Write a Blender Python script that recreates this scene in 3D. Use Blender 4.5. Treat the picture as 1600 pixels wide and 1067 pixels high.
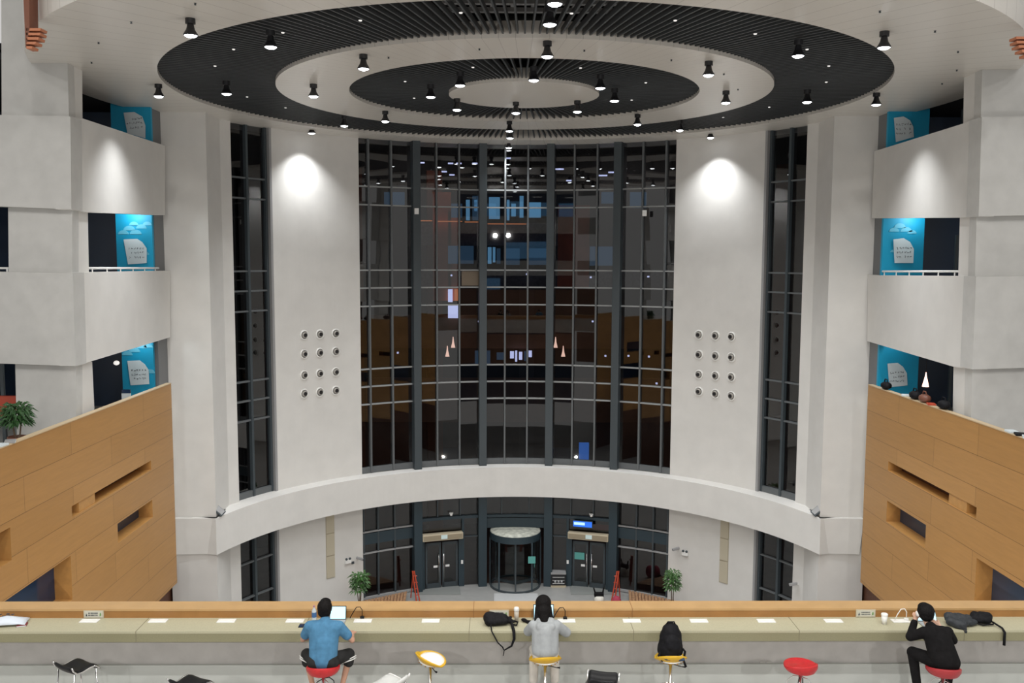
import bpy, bmesh, math, random
from mathutils import Vector, Matrix, noise
random.seed(7)
S = bpy.context.scene
for o in list(bpy.data.objects): bpy.data.objects.remove(o)
COL = S.collection
PI = math.pi
sin, cos, rad = math.sin, math.cos, math.radians

# ------------------------------------------------------------------ camera
F, PITCH, ROLL, YAW, CX = 1416.6, 0.0921, 0.0038, 0.0128, -0.7776
fw = Vector((sin(YAW)*cos(PITCH), cos(YAW)*cos(PITCH), -sin(PITCH)))
rt0 = Vector((cos(YAW), -sin(YAW), 0)); up0 = rt0.cross(fw)
rt = cos(ROLL)*rt0 + sin(ROLL)*up0
up = -sin(ROLL)*rt0 + cos(ROLL)*up0
CAM = Vector((CX, 0, 0))
cd = bpy.data.cameras.new('camera'); cam = bpy.data.objects.new('camera', cd); COL.objects.link(cam)
cd.sensor_width = 36; cd.lens = F*36/1600; cd.clip_start = 0.1; cd.clip_end = 400
m = Matrix((rt, up, -fw)).transposed().to_4x4(); m.translation = CAM
cam.matrix_world = m
S.camera = cam

# ------------------------------------------------------------------ light and exposure
S.view_settings.view_transform = 'Standard'; S.view_settings.look = 'None'
S.view_settings.gamma = 1; S.view_settings.use_curve_mapping = False
S.view_settings.exposure = 0.0
W = bpy.data.worlds.new('world'); S.world = W; W.use_nodes = True
W.node_tree.nodes['Background'].inputs[0].default_value = (1.0, 0.985, 0.96, 1)
W.node_tree.nodes['Background'].inputs[1].default_value = 0.6

def area(name, loc, rot, sx, sy, power, color=(1, .96, .9)):
    l = bpy.data.lights.new(name, 'AREA'); l.shape = 'RECTANGLE'; l.size = sx; l.size_y = sy
    l.energy = power; l.color = color
    o = bpy.data.objects.new(name, l); o.location = loc; o.rotation_euler = rot; COL.objects.link(o)
    return o
def bulb(name, loc, power, color=(1, .98, .95), cone=170, aim=(0, .35, -1)):
    l = bpy.data.lights.new(name, 'SPOT'); l.energy = power; l.color = color; l.spot_size = rad(cone); l.spot_blend = .5; l.shadow_soft_size = .07 if 'uplight' in name else .16
    o = bpy.data.objects.new(name, l); o.location = loc; o.rotation_euler = Vector(aim).to_track_quat('-Z', 'Y').to_euler(); COL.objects.link(o)
    return o
# added unseen fill spots for the galleries behind and above the viewer
for x in (-9, -3, 3, 9):
    bulb('gallery_fill', (x, 9, 8.6), 900); bulb('gallery_fill', (x, 3.5, 8.6), 1500, aim=(0, .8, -1))
for x in (-7, 0, 7):
    bulb('gallery_fill', (x, -4.5, 2.3), 1500, aim=(0, 1, -.55))  # added low fill from behind, brightens the counter front
for x in (-8, 0, 8):
    bulb('lobby_fill_uplight', (x, 20, -15.9), 1000, (1, .95, .88), aim=(0, .12, 1))  # added fill from below, hidden by the counter, lifts the lobby and ceiling
bulb('outside_fill', (-5, 50.5, 6.0), 260, (1, .9, .8), aim=(0, .3, -1)); bulb('outside_fill', (6, 50.5, 6.0), 260, (1, .9, .8), aim=(0, .3, -1))  # added unseen fill for the pieces behind the glass
SPOT_W = 620

# ------------------------------------------------------------------ projection helpers (pixels of the photo onto real surfaces)
YC = 31.5
def ray(x, y): return fw + rt*((x-800)/F) - up*((y-533.5)/F)
def onY(x, y, Y): d = ray(x, y); return CAM + d*(Y/d.y)
def onZ(x, y, z): d = ray(x, y); return CAM + d*(z/d.z)
def onplane(x, y, A, B):            # vertical plane through plan points A, B
    d = ray(x, y); n = Vector((B[1]-A[1], A[0]-B[0], 0))
    return CAM + d*((Vector((A[0], A[1], 0))-CAM).dot(n)/d.dot(n))
def oncyl(x, y, R):
    d = ray(x, y); a = d.x**2+d.y**2; ox, oy = CX, -YC; b = ox*d.x+oy*d.y; c = ox*ox+oy*oy-R*R
    return CAM + d*((-b+math.sqrt(b*b-a*c))/a)
def P(deg, R, z): a = rad(deg); return Vector((R*sin(a), YC+R*cos(a), z))

# ------------------------------------------------------------------ materials
MT = {}
def mat(name, col, rough=.6, metal=0, emit=None, es=0, spec=.5, noise_amt=0, nscale=8, bump=0, coat=0):
    if name in MT: return MT[name]
    m = bpy.data.materials.new(name); m.use_nodes = True; nt = m.node_tree; b = nt.nodes['Principled BSDF']
    b.inputs['Base Color'].default_value = (*col, 1); b.inputs['Roughness'].default_value = rough
    b.inputs['Metallic'].default_value = metal; b.inputs['Specular IOR Level'].default_value = spec
    b.inputs['Coat Weight'].default_value = coat
    if emit: b.inputs['Emission Color'].default_value = (*emit, 1); b.inputs['Emission Strength'].default_value = es
    if noise_amt or bump:
        tc = nt.nodes.new('ShaderNodeTexCoord'); n = nt.nodes.new('ShaderNodeTexNoise')
        n.inputs['Scale'].default_value = nscale; n.inputs['Detail'].default_value = 6
        nt.links.new(tc.outputs['Object'], n.inputs['Vector'])
        if noise_amt:
            r = nt.nodes.new('ShaderNodeValToRGB')
            r.color_ramp.elements[0].position = .3; r.color_ramp.elements[1].position = .7
            r.color_ramp.elements[0].color = (*[c*(1-noise_amt) for c in col], 1)
            r.color_ramp.elements[1].color = (*[min(1, c*(1+noise_amt)) for c in col], 1)
            nt.links.new(n.outputs['Fac'], r.inputs[0]); nt.links.new(r.outputs[0], b.inputs['Base Color'])
        if bump:
            bm = nt.nodes.new('ShaderNodeBump'); bm.inputs['Strength'].default_value = bump; bm.inputs['Distance'].default_value = .02
            nt.links.new(n.outputs['Fac'], bm.inputs['Height']); nt.links.new(bm.outputs[0], b.inputs['Normal'])
    MT[name] = m; return m

plaster = mat('plaster', (.66, .645, .615), .75, noise_amt=.035, nscale=1.3, bump=.05)
plaster_rough = mat('plaster_rough', (.50, .495, .475), .85, noise_amt=.05, nscale=2.5, bump=.1)
blackmetal = mat('black_metal', (.012, .012, .014), .4)
slatmetal = mat('slat_metal', (.05, .055, .058), .5)
voidblack = mat('void_black', (.01, .011, .013), .9)
frame_dark = mat('frame_dark', (.045, .058, .066), .42)
frame_mid = mat('frame_mid', (.11, .12, .125), .4)
frame_grey = mat('frame_grey', (.30, .30, .30), .5)
frame_blue = mat('frame_blue', (.022, .040, .052), .4)
chrome = mat('chrome', (.75, .75, .75), .18, 1)
white_pl = mat('white_plastic', (.8, .8, .78), .4)
black_pl = mat('black_plastic', (.006, .006, .007), .4, spec=.25)
concrete = mat('counter_wall', (.49, .475, .455), .8, noise_amt=.07, nscale=5, bump=.1)
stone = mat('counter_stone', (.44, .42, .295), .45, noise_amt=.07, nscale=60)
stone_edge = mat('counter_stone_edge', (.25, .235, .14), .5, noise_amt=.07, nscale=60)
niche_red = mat('niche_brown', (.10, .04, .022), .6, noise_amt=.12)
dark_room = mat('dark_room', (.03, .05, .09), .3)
navy = mat('navy_glass', (.010, .03, .075), .12)
blueposter = mat('blue_poster', (.0, .30, .50), .55)
cloudm = mat('cloud_blue', (.12, .45, .60), .6)
paper = mat('paper', (.62, .68, .70), .6)
ink = mat('ink', (.03, .04, .06), .6)
lampglow = mat('lamp_glow', (1, 1, 1), .5, emit=(.92, .96, 1), es=14)
tinyglow = mat('tiny_glow', (.8, .8, .8), .5, emit=(1, .97, .92), es=.6)
warmglow = mat('warm_glow', (1, .8, .7), .5, emit=(1, .55, .4), es=4)
screen = mat('screen_glow', (.5, .8, .95), .3, emit=(.50, .80, .92), es=.62)
bluescreen = mat('blue_screen', (.02, .1, .5), .3, emit=(.02, .16, .8), es=.8)
leafm = mat('leaf_green', (.05, .13, .03), .5, noise_amt=.4, nscale=12)
leafm2 = mat('leaf_dark_green', (.035, .10, .028), .5, noise_amt=.4, nscale=12)
soil = mat('soil', (.05, .03, .02), .9)
potm = mat('pot_brown', (.16, .06, .035), .5)
bark = mat('bark', (.12, .08, .05), .8)
terracotta = mat('terracotta', (.42, .16, .08), .6)
beige_metal = mat('beige_metal', (.50, .43, .31), .4)
beige_panel = mat('beige_panel', (.50, .45, .34), .5)
redpaint = mat('red_paint', (.45, .06, .025), .45)
red_seat = mat('red_leather', (.50, .018, .022), .35, noise_amt=.1, nscale=20)
dark_red_seat = mat('dark_red_leather', (.36, .03, .035), .35)
yellow_pl = mat('yellow_plastic', (.66, .39, .02), .35)
white_seat = mat('white_seat', (.82, .83, .80), .35)
clear_pl = mat('frosted_plastic', (.62, .63, .61), .3)
skin = mat('skin', (.50, .28, .19), .55)
skin2 = mat('skin_light', (.62, .38, .27), .55)
hairm = mat('hair_black', (.007, .006, .006), .6, bump=.6, nscale=50, spec=.12)
denimshirt = mat('blue_shirt', (.06, .19, .33), .85, noise_amt=.15, nscale=14, bump=.4)
hood = mat('grey_hoodie', (.34, .36, .37), .9, noise_amt=.1, nscale=10, bump=.4)
blackcloth = mat('black_cloth', (.010, .0095, .010), .9, spec=.1, noise_amt=.2, nscale=14, bump=.4)
shorts = mat('charcoal_shorts', (.028, .028, .028), .9, spec=.1, bump=.3, noise_amt=.2)
stripe = mat('white_stripe', (.75, .75, .73), .8)
beigecloth = mat('beige_trousers', (.55, .52, .47), .85, bump=.3, noise_amt=.1)
blackbag = mat('black_nylon', (.006, .006, .008), .7, spec=.2, bump=.3, nscale=18, noise_amt=.3)
greybag = mat('charcoal_nylon', (.022, .026, .031), .7, bump=.3, nscale=18, noise_amt=.3)
bluecloth = mat('navy_lining', (.03, .06, .12), .8, bump=.4, noise_amt=.3)
tilefloor = mat('floor_tile', (.30, .30, .29), .3, noise_amt=.06, nscale=3)
tilelight = mat('light_floor_mat', (.47, .48, .48), .45, noise_amt=.03)
brownstrip = mat('brown_slats', (.30, .17, .09), .6, noise_amt=.4, nscale=14)
pave = mat('night_paving', (.06, .03, .022), .7, noise_amt=.3, nscale=2)
nightwall = mat('night_wall', (.028, .024, .026), .8, noise_amt=.5, nscale=.35)
nightred = mat('night_red_column', (.10, .025, .012), .8)
cyanpaper = mat('teal_notice', (.10, .35, .32), .6)

def glassmat(name, tint, refl, blend):
    m = bpy.data.materials.new(name); m.use_nodes = True; nt = m.node_tree; nt.nodes.clear()
    o = nt.nodes.new('ShaderNodeOutputMaterial'); mx = nt.nodes.new('ShaderNodeMixShader')
    t = nt.nodes.new('ShaderNodeBsdfTransparent'); g = nt.nodes.new('ShaderNodeBsdfGlossy')
    t.inputs[0].default_value = (*tint, 1); g.inputs[0].default_value = (*refl, 1); g.inputs['Roughness'].default_value = .015
    lw = nt.nodes.new('ShaderNodeLayerWeight'); lw.inputs[0].default_value = .5; pw = nt.nodes.new('ShaderNodeMath'); pw.operation = 'POWER'; pw.inputs[1].default_value = 5
    ma = nt.nodes.new('ShaderNodeMath'); ma.operation = 'MULTIPLY_ADD'; ma.inputs[1].default_value = 1-blend; ma.inputs[2].default_value = blend
    nt.links.new(lw.outputs['Facing'], pw.inputs[0]); nt.links.new(pw.outputs[0], ma.inputs[0]); nt.links.new(ma.outputs[0], mx.inputs[0]); nt.links.new(t.outputs[0], mx.inputs[1]); nt.links.new(g.outputs[0], mx.inputs[2])
    nt.links.new(mx.outputs[0], o.inputs[0]); return m
glass = glassmat('dark_glass', (.30, .32, .35), (1, 1, 1), .075)
clear = glassmat('clear_glass', (.80, .85, .86), (1, 1, 1), .05)

def woodmat():
    m = bpy.data.materials.new('veneer_panel'); m.use_nodes = True; nt = m.node_tree; N = nt.nodes.new; L = nt.links.new
    b = nt.nodes['Principled BSDF']; b.inputs['Roughness'].default_value = .38
    tc = N('ShaderNodeTexCoord'); mp = N('ShaderNodeMapping'); mp.inputs['Rotation'].default_value = (0, 0, 0)
    sx = N('ShaderNodeSeparateXYZ'); cb = N('ShaderNodeCombineXYZ')
    L(tc.outputs['Object'], sx.inputs[0]); L(sx.outputs['Y'], cb.inputs['X']); L(sx.outputs['Z'], cb.inputs['Y'])
    L(cb.outputs[0], mp.inputs['Vector']); mp.inputs['Location'].default_value = (0.6, 4.66+9.3*2, 0)
    br = N('ShaderNodeTexBrick'); br.inputs['Scale'].default_value = 1; br.inputs['Brick Width'].default_value = 5.2
    br.inputs['Row Height'].default_value = .93; br.inputs['Mortar Size'].default_value = .007; br.inputs['Mortar Smooth'].default_value = .3
    br.inputs['Color1'].default_value = (.48, .255, .085, 1); br.inputs['Color2'].default_value = (.43, .225, .072, 1)
    br.inputs['Mortar'].default_value = (.13, .06, .02, 1); br.offset = .5
    L(mp.outputs[0], br.inputs['Vector'])
    n = N('ShaderNodeTexNoise'); n.inputs['Scale'].default_value = 3; n.inputs['Detail'].default_value = 8
    m2 = N('ShaderNodeMapping'); m2.inputs['Scale'].default_value = (.4, .4, 6); L(tc.outputs['Object'], m2.inputs[0]); L(m2.outputs[0], n.inputs['Vector'])
    mx = N('ShaderNodeMixRGB'); mx.blend_type = 'MULTIPLY'; mx.inputs[0].default_value = .25
    L(br.outputs['Color'], mx.inputs[1]); L(n.outputs['Fac'], mx.inputs[2]); L(mx.outputs[0], b.inputs['Base Color']); return m
veneer = woodmat()
woodplain = mat('veneer_plain', (.46, .24, .075), .4, noise_amt=.08, nscale=6)
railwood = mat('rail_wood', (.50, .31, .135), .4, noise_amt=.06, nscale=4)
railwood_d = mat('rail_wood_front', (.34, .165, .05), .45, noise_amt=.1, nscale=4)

def ceilmat():
    m = bpy.data.materials.new('ceiling_panels'); m.use_nodes = True; nt = m.node_tree; N = nt.nodes.new; L = nt.links.new
    b = nt.nodes['Principled BSDF']; b.inputs['Roughness'].default_value = .33
    tc = N('ShaderNodeTexCoord'); mp = N('ShaderNodeMapping'); mp.inputs['Location'].default_value = (0, -YC, 0)
    L(tc.outputs['Object'], mp.inputs[0]); g = N('ShaderNodeTexGradient'); g.gradient_type = 'RADIAL'; L(mp.outputs[0], g.inputs[0])
    a = N('ShaderNodeMath'); a.operation = 'MULTIPLY'; a.inputs[1].default_value = 120; L(g.outputs['Fac'], a.inputs[0])
    f = N('ShaderNodeMath'); f.operation = 'FRACT'; L(a.outputs[0], f.inputs[0])
    c = N('ShaderNodeMath'); c.operation = 'LESS_THAN'; c.inputs[1].default_value = .035; L(f.outputs[0], c.inputs[0])
    mx = N('ShaderNodeMixRGB'); L(c.outputs[0], mx.inputs[0]); mx.inputs[1].default_value = (.62, .59, .54, 1); mx.inputs[2].default_value = (.44, .41, .37, 1)
    L(mx.outputs[0], b.inputs['Base Color']); return m
ceilm = ceilmat()

# ------------------------------------------------------------------ mesh helpers
class MB:
    def __init__(s): s.b = bmesh.new()
    def face(s, pts, flip=False):
        vs = [s.b.verts.new(p) for p in (reversed(pts) if flip else pts)]
        s.b.faces.new(vs); return s
    def box(s, x0, y0, z0, x1, y1, z1):
        r = bmesh.ops.create_cube(s.b, size=1)
        for v in r['verts']:
            v.co = Vector(((x0+x1)/2+v.co.x*(x1-x0), (y0+y1)/2+v.co.y*(y1-y0), (z0+z1)/2+v.co.z*(z1-z0)))
        return s
    def obox(s, c, size, M):      # oriented box, M a 3x3
        r = bmesh.ops.create_cube(s.b, size=1)
        for v in r['verts']: v.co = Vector(c)+M @ Vector((v.co.x*size[0], v.co.y*size[1], v.co.z*size[2]))
        return s
    def prism(s, pts, off):
        pts = [Vector(p) for p in pts]; off = Vector(off); n = len(pts)
        a = [s.b.verts.new(p) for p in pts]; b = [s.b.verts.new(p+off) for p in pts]
        s.b.faces.new(a); s.b.faces.new(list(reversed(b)))
        for i in range(n): s.b.faces.new((a[i], b[i], b[(i+1) % n], a[(i+1) % n]))
        return s
    def tube(s, pts, r, seg=8, cap=True):
        pts = [Vector(p) for p in pts]; n = len(pts); rs = r if isinstance(r, (list, tuple)) else [r]*n; rings = []; prev = None
        for i, p in enumerate(pts):
            t = (pts[min(i+1, n-1)]-pts[max(i-1, 0)]).normalized()
            if prev is None: u = t.orthogonal().normalized()
            else: u = (prev-t*prev.dot(t)); u = u.normalized() if u.length > 1e-6 else t.orthogonal().normalized()
            prev = u; w = t.cross(u)
            rings.append([s.b.verts.new(p+(u*cos(2*PI*k/seg)+w*sin(2*PI*k/seg))*rs[i]) for k in range(seg)])
        for a, b in zip(rings, rings[1:]):
            for k in range(seg): s.b.faces.new((a[k], a[(k+1) % seg], b[(k+1) % seg], b[k]))
        if cap: s.b.faces.new(list(reversed(rings[0]))); s.b.faces.new(rings[-1])
        return s
    def lathe(s, prof, c=(0, 0, 0), seg=24, axis=None):
        c = Vector(c); Mx = Matrix.Identity(3) if axis is None else Vector((0, 0, 1)).rotation_difference(Vector(axis)).to_matrix()
        rings = []
        for r, z in prof:
            if r < 1e-5: rings.append([s.b.verts.new(c+Mx @ Vector((0, 0, z)))])
            else: rings.append([s.b.verts.new(c+Mx @ Vector((r*cos(2*PI*k/seg), r*sin(2*PI*k/seg), z))) for k in range(seg)])
        for a, b in zip(rings, rings[1:]):
            for k in range(seg):
                k2 = (k+1) % seg
                if len(a) == 1 and len(b) == 1: continue
                if len(a) == 1: s.b.faces.new((a[0], b[k], b[k2]))
                elif len(b) == 1: s.b.faces.new((a[k], b[0], a[k2]))
                else: s.b.faces.new((a[k], a[k2], b[k2], b[k]))
        return s
    def arc(s, a0, a1, R0, R1, z0, z1, n=24):   # curved wall block
        g = [(R0, z0), (R1, z0), (R1, z1), (R0, z1)]; prev = None
        for i in range(n+1):
            a = a0+(a1-a0)*i/n; r = [s.b.verts.new(P(a, R, z)) for R, z in g]
            if prev:
                for k in range(4): s.b.faces.new((prev[k], r[k], r[(k+1) % 4], prev[(k+1) % 4]))
            else: s.b.faces.new(r)
            prev = r
        s.b.faces.new(list(reversed(prev))); return s
    def ball(s, c, rx, ry=None, rz=None, sub=2, M=None):
        ry = rx if ry is None else ry; rz = rx if rz is None else rz
        r = bmesh.ops.create_icosphere(s.b, subdivisions=sub, radius=1)
        for v in r['verts']:
            q = Vector((v.co.x*rx, v.co.y*ry, v.co.z*rz)); q = M @ q if M else q; v.co = Vector(c)+q
        return s
    def build(s, name, m, parent=None, smooth=False, kind=None, bevel=0, solid=0, sub=0, origin=None):
        bmesh.ops.recalc_face_normals(s.b, faces=s.b.faces)
        me = bpy.data.meshes.new(name)
        if origin is not None:
            bmesh.ops.translate(s.b, vec=-Vector(origin), verts=s.b.verts)
        s.b.to_mesh(me); s.b.free(); me.materials.append(m)
        if smooth:
            for p in me.polygons: p.use_smooth = True
        o = bpy.data.objects.new(name, me); COL.objects.link(o)
        if parent: o.parent = parent
        if origin is not None: o.location = origin
        if kind: o['kind'] = kind
        if solid: md = o.modifiers.new('solid', 'SOLIDIFY'); md.thickness = solid; md.offset = 0
        if bevel: md = o.modifiers.new('bevel', 'BEVEL'); md.width = bevel; md.segments = 2; md.limit_method = 'ANGLE'
        if sub: md = o.modifiers.new('sub', 'SUBSURF'); md.levels = sub; md.render_levels = sub
        return o

def thing(name, loc, label, cat, group=None, rotz=0, kind=None):
    o = bpy.data.objects.new(name, None); COL.objects.link(o); o.location = loc; o.rotation_euler.z = rotz
    o.empty_display_size = .1
    if kind: o['kind'] = kind
    if label: o['label'] = label
    if cat: o['category'] = cat
    if group: o['group'] = group
    return o
def tag(o, label, cat, group=None):
    o['label'] = label; o['category'] = cat
    if group: o['group'] = group
    return o
def tree(o, parent=None):
    c = o.copy(); COL.objects.link(c)
    if parent: c.parent = parent
    for ch in list(o.children):
        tree(ch, c)
    return c

# ================================================================== SETTING
ZC, ZBT, ZBB, ZF = 5.49, -10.33, -11.81, -16.55
R1, R2, R3, R4, RW, RB = 11.64, 8.19, 5.86, 2.55, 13.35, 12.6
# ---- ceiling
b = MB()
b.arc(-180, 180, 0.001, R4, ZC, ZC+.42, 96); b.arc(-180, 180, R3, R2, ZC, ZC+.42, 144); b.arc(-180, 180, R1, 15.0, ZC, ZC+.5, 192)
ceiling = b.build('ceiling', ceilm, kind='structure')
b = MB(); b.arc(-180, 180, .001, 15.0, ZC+1.0, ZC+1.1, 96); b.build('void_deck', voidblack, ceiling)
b = MB(); b.arc(-180, 180, 14.9, 15.0, ZC+.5, ZC+3.6, 120); b.build('drum_wall', plaster, ceiling)
upper = MB().box(-22, -1, 9.0, 22, 24, 9.3).build('ceiling_upper', plaster, kind='structure')

def slats(r0, r1, n, name, label):
    b = MB()
    for i in range(n):
        a = 2*PI*i/n; M = Matrix.Rotation(-a, 3, 'Z'); rm = (r0+r1)/2
        b.obox(P(math.degrees(a), rm, ZC+.17), (.045, r1-r0-.02, .15), M)
    o = b.build(name, slatmetal, kind='structure')
    return o
sl1 = slats(R2, R1, 280, 'trim_1', '')
sl2 = slats(R4, R3, 132, 'trim_2', '')
# dark services seen between the slats
b = MB()
for i in range(-3, 4): b.box(i*.5-.05, YC-11.3, ZC+.6, i*.5+.05, YC-8.4, ZC+.68)
for y in (-11, -10.2, -9.4, -8.7): b.box(-2.2, YC+y, ZC+.5, 2.2, YC+y+.15, ZC+.6)
b.build('service_rack', frame_grey, sl1)

# ---- floor of the lobby
fl = MB().box(-26, 2, ZF-.3, 26, 60, ZF).build('floor', tilefloor, kind='structure')
# floor of the study gallery behind the counter
ZG = -6.06
MB().box(-14, 2, ZG-.35, 14, 12.6, ZG).build('floor_gallery', concrete, kind='structure')

# ---- curved back wall
WIN = 33.5; S0, S1 = 52.8, 62.2
b = MB()
for s in (-1, 1):
    b.arc(s*WIN, s*S0, RW, RW+.6, ZBB-.3, ZC+.05, 20); b.arc(s*S1, s*67, RW, RW+.6, ZBB-.3, ZC+.05, 8)
wb = b.build('wall_back', plaster, kind='structure')
b = MB()
for s in (-1, 1):
    b.arc(s*WIN, s*S0, RW, RW+.6, ZF, ZBB-.3, 20); b.arc(s*S1, s*67, RW, RW+.6, ZF, ZBB-.3, 8)
b.build('wall_back_lower', plaster, kind='structure')
b = MB(); b.arc(-72.7, 72.7, RB, RW+.15, ZBB, ZBT, 120)
for s in (-1, 1):
    pts = [(s*12.02, 35.3, ZBT), (s*12.02, 36.6, ZBT), (s*13.75, 36.6, ZBT), (s*13.75, 35.2, ZBT)]
    lo = [(s*12.02, 35.4, ZBB), (s*12.02, 36.6, ZBB), (s*13.66, 36.6, ZBB), (s*13.66, 35.3, ZBB)]
    v = [b.b.verts.new(p) for p in pts]; w = [b.b.verts.new(p) for p in lo]
    b.b.faces.new(v); b.b.faces.new(w)
    for k in range(4): b.b.faces.new((v[k], v[(k+1) % 4], w[(k+1) % 4], w[k]))
b.build('trim_3', plaster, kind='structure')
for s, nm in ((-1, 'left'), (1, 'right')):
    MB().box(min(s*12.08, s*13.9), 35.45, ZF, max(s*12.08, s*13.9), 37.6, ZC+.2).build('wall_column_'+nm, plaster, kind='structure')
b = MB()
for s in (-1, 1):
    b.arc(s*(S0-.0), s*(S0+.5), RW-.02, RW+.5, ZBT, ZC, 2); b.arc(s*(S0-.0), s*(S0+.5), RW-.02, RW+.5, ZF, ZBB, 2)
b.build('trim_4', frame_grey, kind='structure')

# ---- windows
TR = [3.29, 2.44, -.61, -1.45, -2.31, -5.30, -6.14, -6.99]
def facets(name, angs, R, z0, z1, m, parent):
    b = MB()
    for a, c in zip(angs, angs[1:]):
        b.face([P(a, R, z0), P(c, R, z0), P(c, R, z1), P(a, R, z1)])
    return b.build(name, m, parent)
def post(name, a, R, w, d, z0, z1, m, parent):
    M = Matrix.Rotation(-rad(a), 3, 'Z'); b = MB(); b.obox(P(a, R, (z0+z1)/2), (w, d, z1-z0), M)
    return b.build(name, m, parent, bevel=.01)
def transom(name, angs, R, z, h, d, m, parent):
    b = MB()
    for a, c in zip(angs, angs[1:]):
        A = P(a, R, z); B = P(c, R, z); mid = (A+B)/2; L = (B-A).length; M = Matrix.Rotation(-rad((a+c)/2), 3, 'Z')
        b.obox(mid, (L+.01, d, h), M)
    return b.build(name, m, parent)
BIG = [-21.5, -7.2, 7.2, 21.5]; SMALL = [-31.4, -26.5, -16.9, -12.1, -2.4, 2.4, 12.1, 16.9, 26.5, 31.4]
RG = RW+.12
ALL = sorted([-WIN]+BIG+SMALL+[WIN])
w1 = thing('window_1', P(0, RG, ZBT), None, None, kind='structure'); w1.location = (0, 0, 0)
facets('glass', ALL, RG, ZBT, ZC+.4, glass, w1)
for a in BIG: post('column', a, RG-.22, .37, .5, ZBT-.0, ZC+.3, frame_dark, w1)
for a in SMALL: post('mullion', a, RG-.07, .085, .18, ZBT+.02, ZC+.3, frame_mid, w1)
frame_lit = mat('frame_lit', (.30, .31, .31), .4)  # paler than the mullions: light on the upper faces put into the colour
for z in TR: transom('transom', ALL, RG-.06, z, .065, .14, frame_lit, w1)
transom('bottom_rail', ALL, RG-.03, ZBT+.16, .28, .14, frame_mid, w1)
for s, n, zz0, zz1 in ((-1, 2, ZBT, ZC), (1, 3, ZBT, ZC), (-1, 4, ZF, ZBB), (1, 5, ZF, ZBB)):
    w = thing('window_%d' % n, (0, 0, 0), None, None, kind='structure')
    A = [s*(S0+.5), s*58.0, s*S1]
    facets('glass', A, RG+.15, zz0, zz1+.3, glass, w)
    post('mullion', s*58.0, RG+.08, .12, .2, zz0, zz1+.2, frame_dark, w)
    for a in (s*(S0+.8), s*(S1-.15)): post('jamb', a, RG+.1, .10 if abs(a) < 56 else .05, .2, zz0, zz1+.2, frame_dark, w)
    if n < 4:
        for z in TR: transom('transom', A, RG+.09, z, .07, .12, frame_mid, w)
        transom('bottom_rail', A, RG+.09, zz0+.14, .26, .14, frame_mid, w)
    else:
        for z in (-13.2, -14.75): transom('transom', A, RG+.09, z, .06, .12, frame_mid, w)
        transom('bottom_rail', A, RG+.09, zz0+.1, .2, .14, frame_dark, w)

# ---- entrance glazing at ground level
w6 = thing('window_6', (0, 0, 0), None, None, kind='structure')
for A in ([-WIN, -30, -26.3, -21.5], [21.5, 26.3, 30, WIN], [-21.5, -20.6], [20.6, 21.5], [-11.3, -7.2], [7.2, 11.3]):
    facets('glass', A, RG, ZF, ZBB, glass, w6)
facets('glass', [-20.6, -16, -11.3], RG, -14.05, ZBB, glass, w6); facets('glass', [11.3, 16, 20.6], RG, -14.05, ZBB, glass, w6)
facets('glass', [-7.2, 0, 7.2], RG, -13.55, ZBB, glass, w6)
for a in BIG: post('column', a, RG-.15, .42, .5, ZF, ZBB, frame_blue, w6)
for a in (-33.2, -30, -26.3, 26.3, 30, 33.2): post('mullion', a, RG-.05, .08, .14, ZF, ZBB, frame_dark, w6)
for a in (-16.9, -12.0, -3.0, 3.0, 12.0, 16.9): post('mullion', a, RG-.05, .07, .14, -12.9, ZBB, frame_dark, w6)
for a in (-11.4, 11.4): post('mullion', a, RG-.05, .12, .2, ZF, -12.9, frame_blue, w6)
for sg in (-1, 1):
    A = [sg*21.5, sg*26.3, sg*30, sg*WIN]
    transom('spandrel', A, RG-.05, -13.55, .55, .12, frame_blue, w6)
    for z in (-13.2, -14.25): transom('transom', A, RG-.09, z, .05, .14, frame_grey, w6)
    transom('bottom_rail', A, RG-.09, ZF+.08, .1, .14, frame_grey, w6)
transom('head_rail', [-21.5, -14, -7.2, 0, 7.2, 14, 21.5], RG-.07, -12.98, .14, .18, frame_blue, w6)
transom('spandrel', [-7.2, -3, 3, 7.2], RG-.04, -13.35, .5, .12, frame_blue, w6)
for sg in (-1, 1): transom('transom', [sg*7.2, sg*11.4], RG-.05, -14.0, .05, .1, frame_dark, w6)

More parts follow.
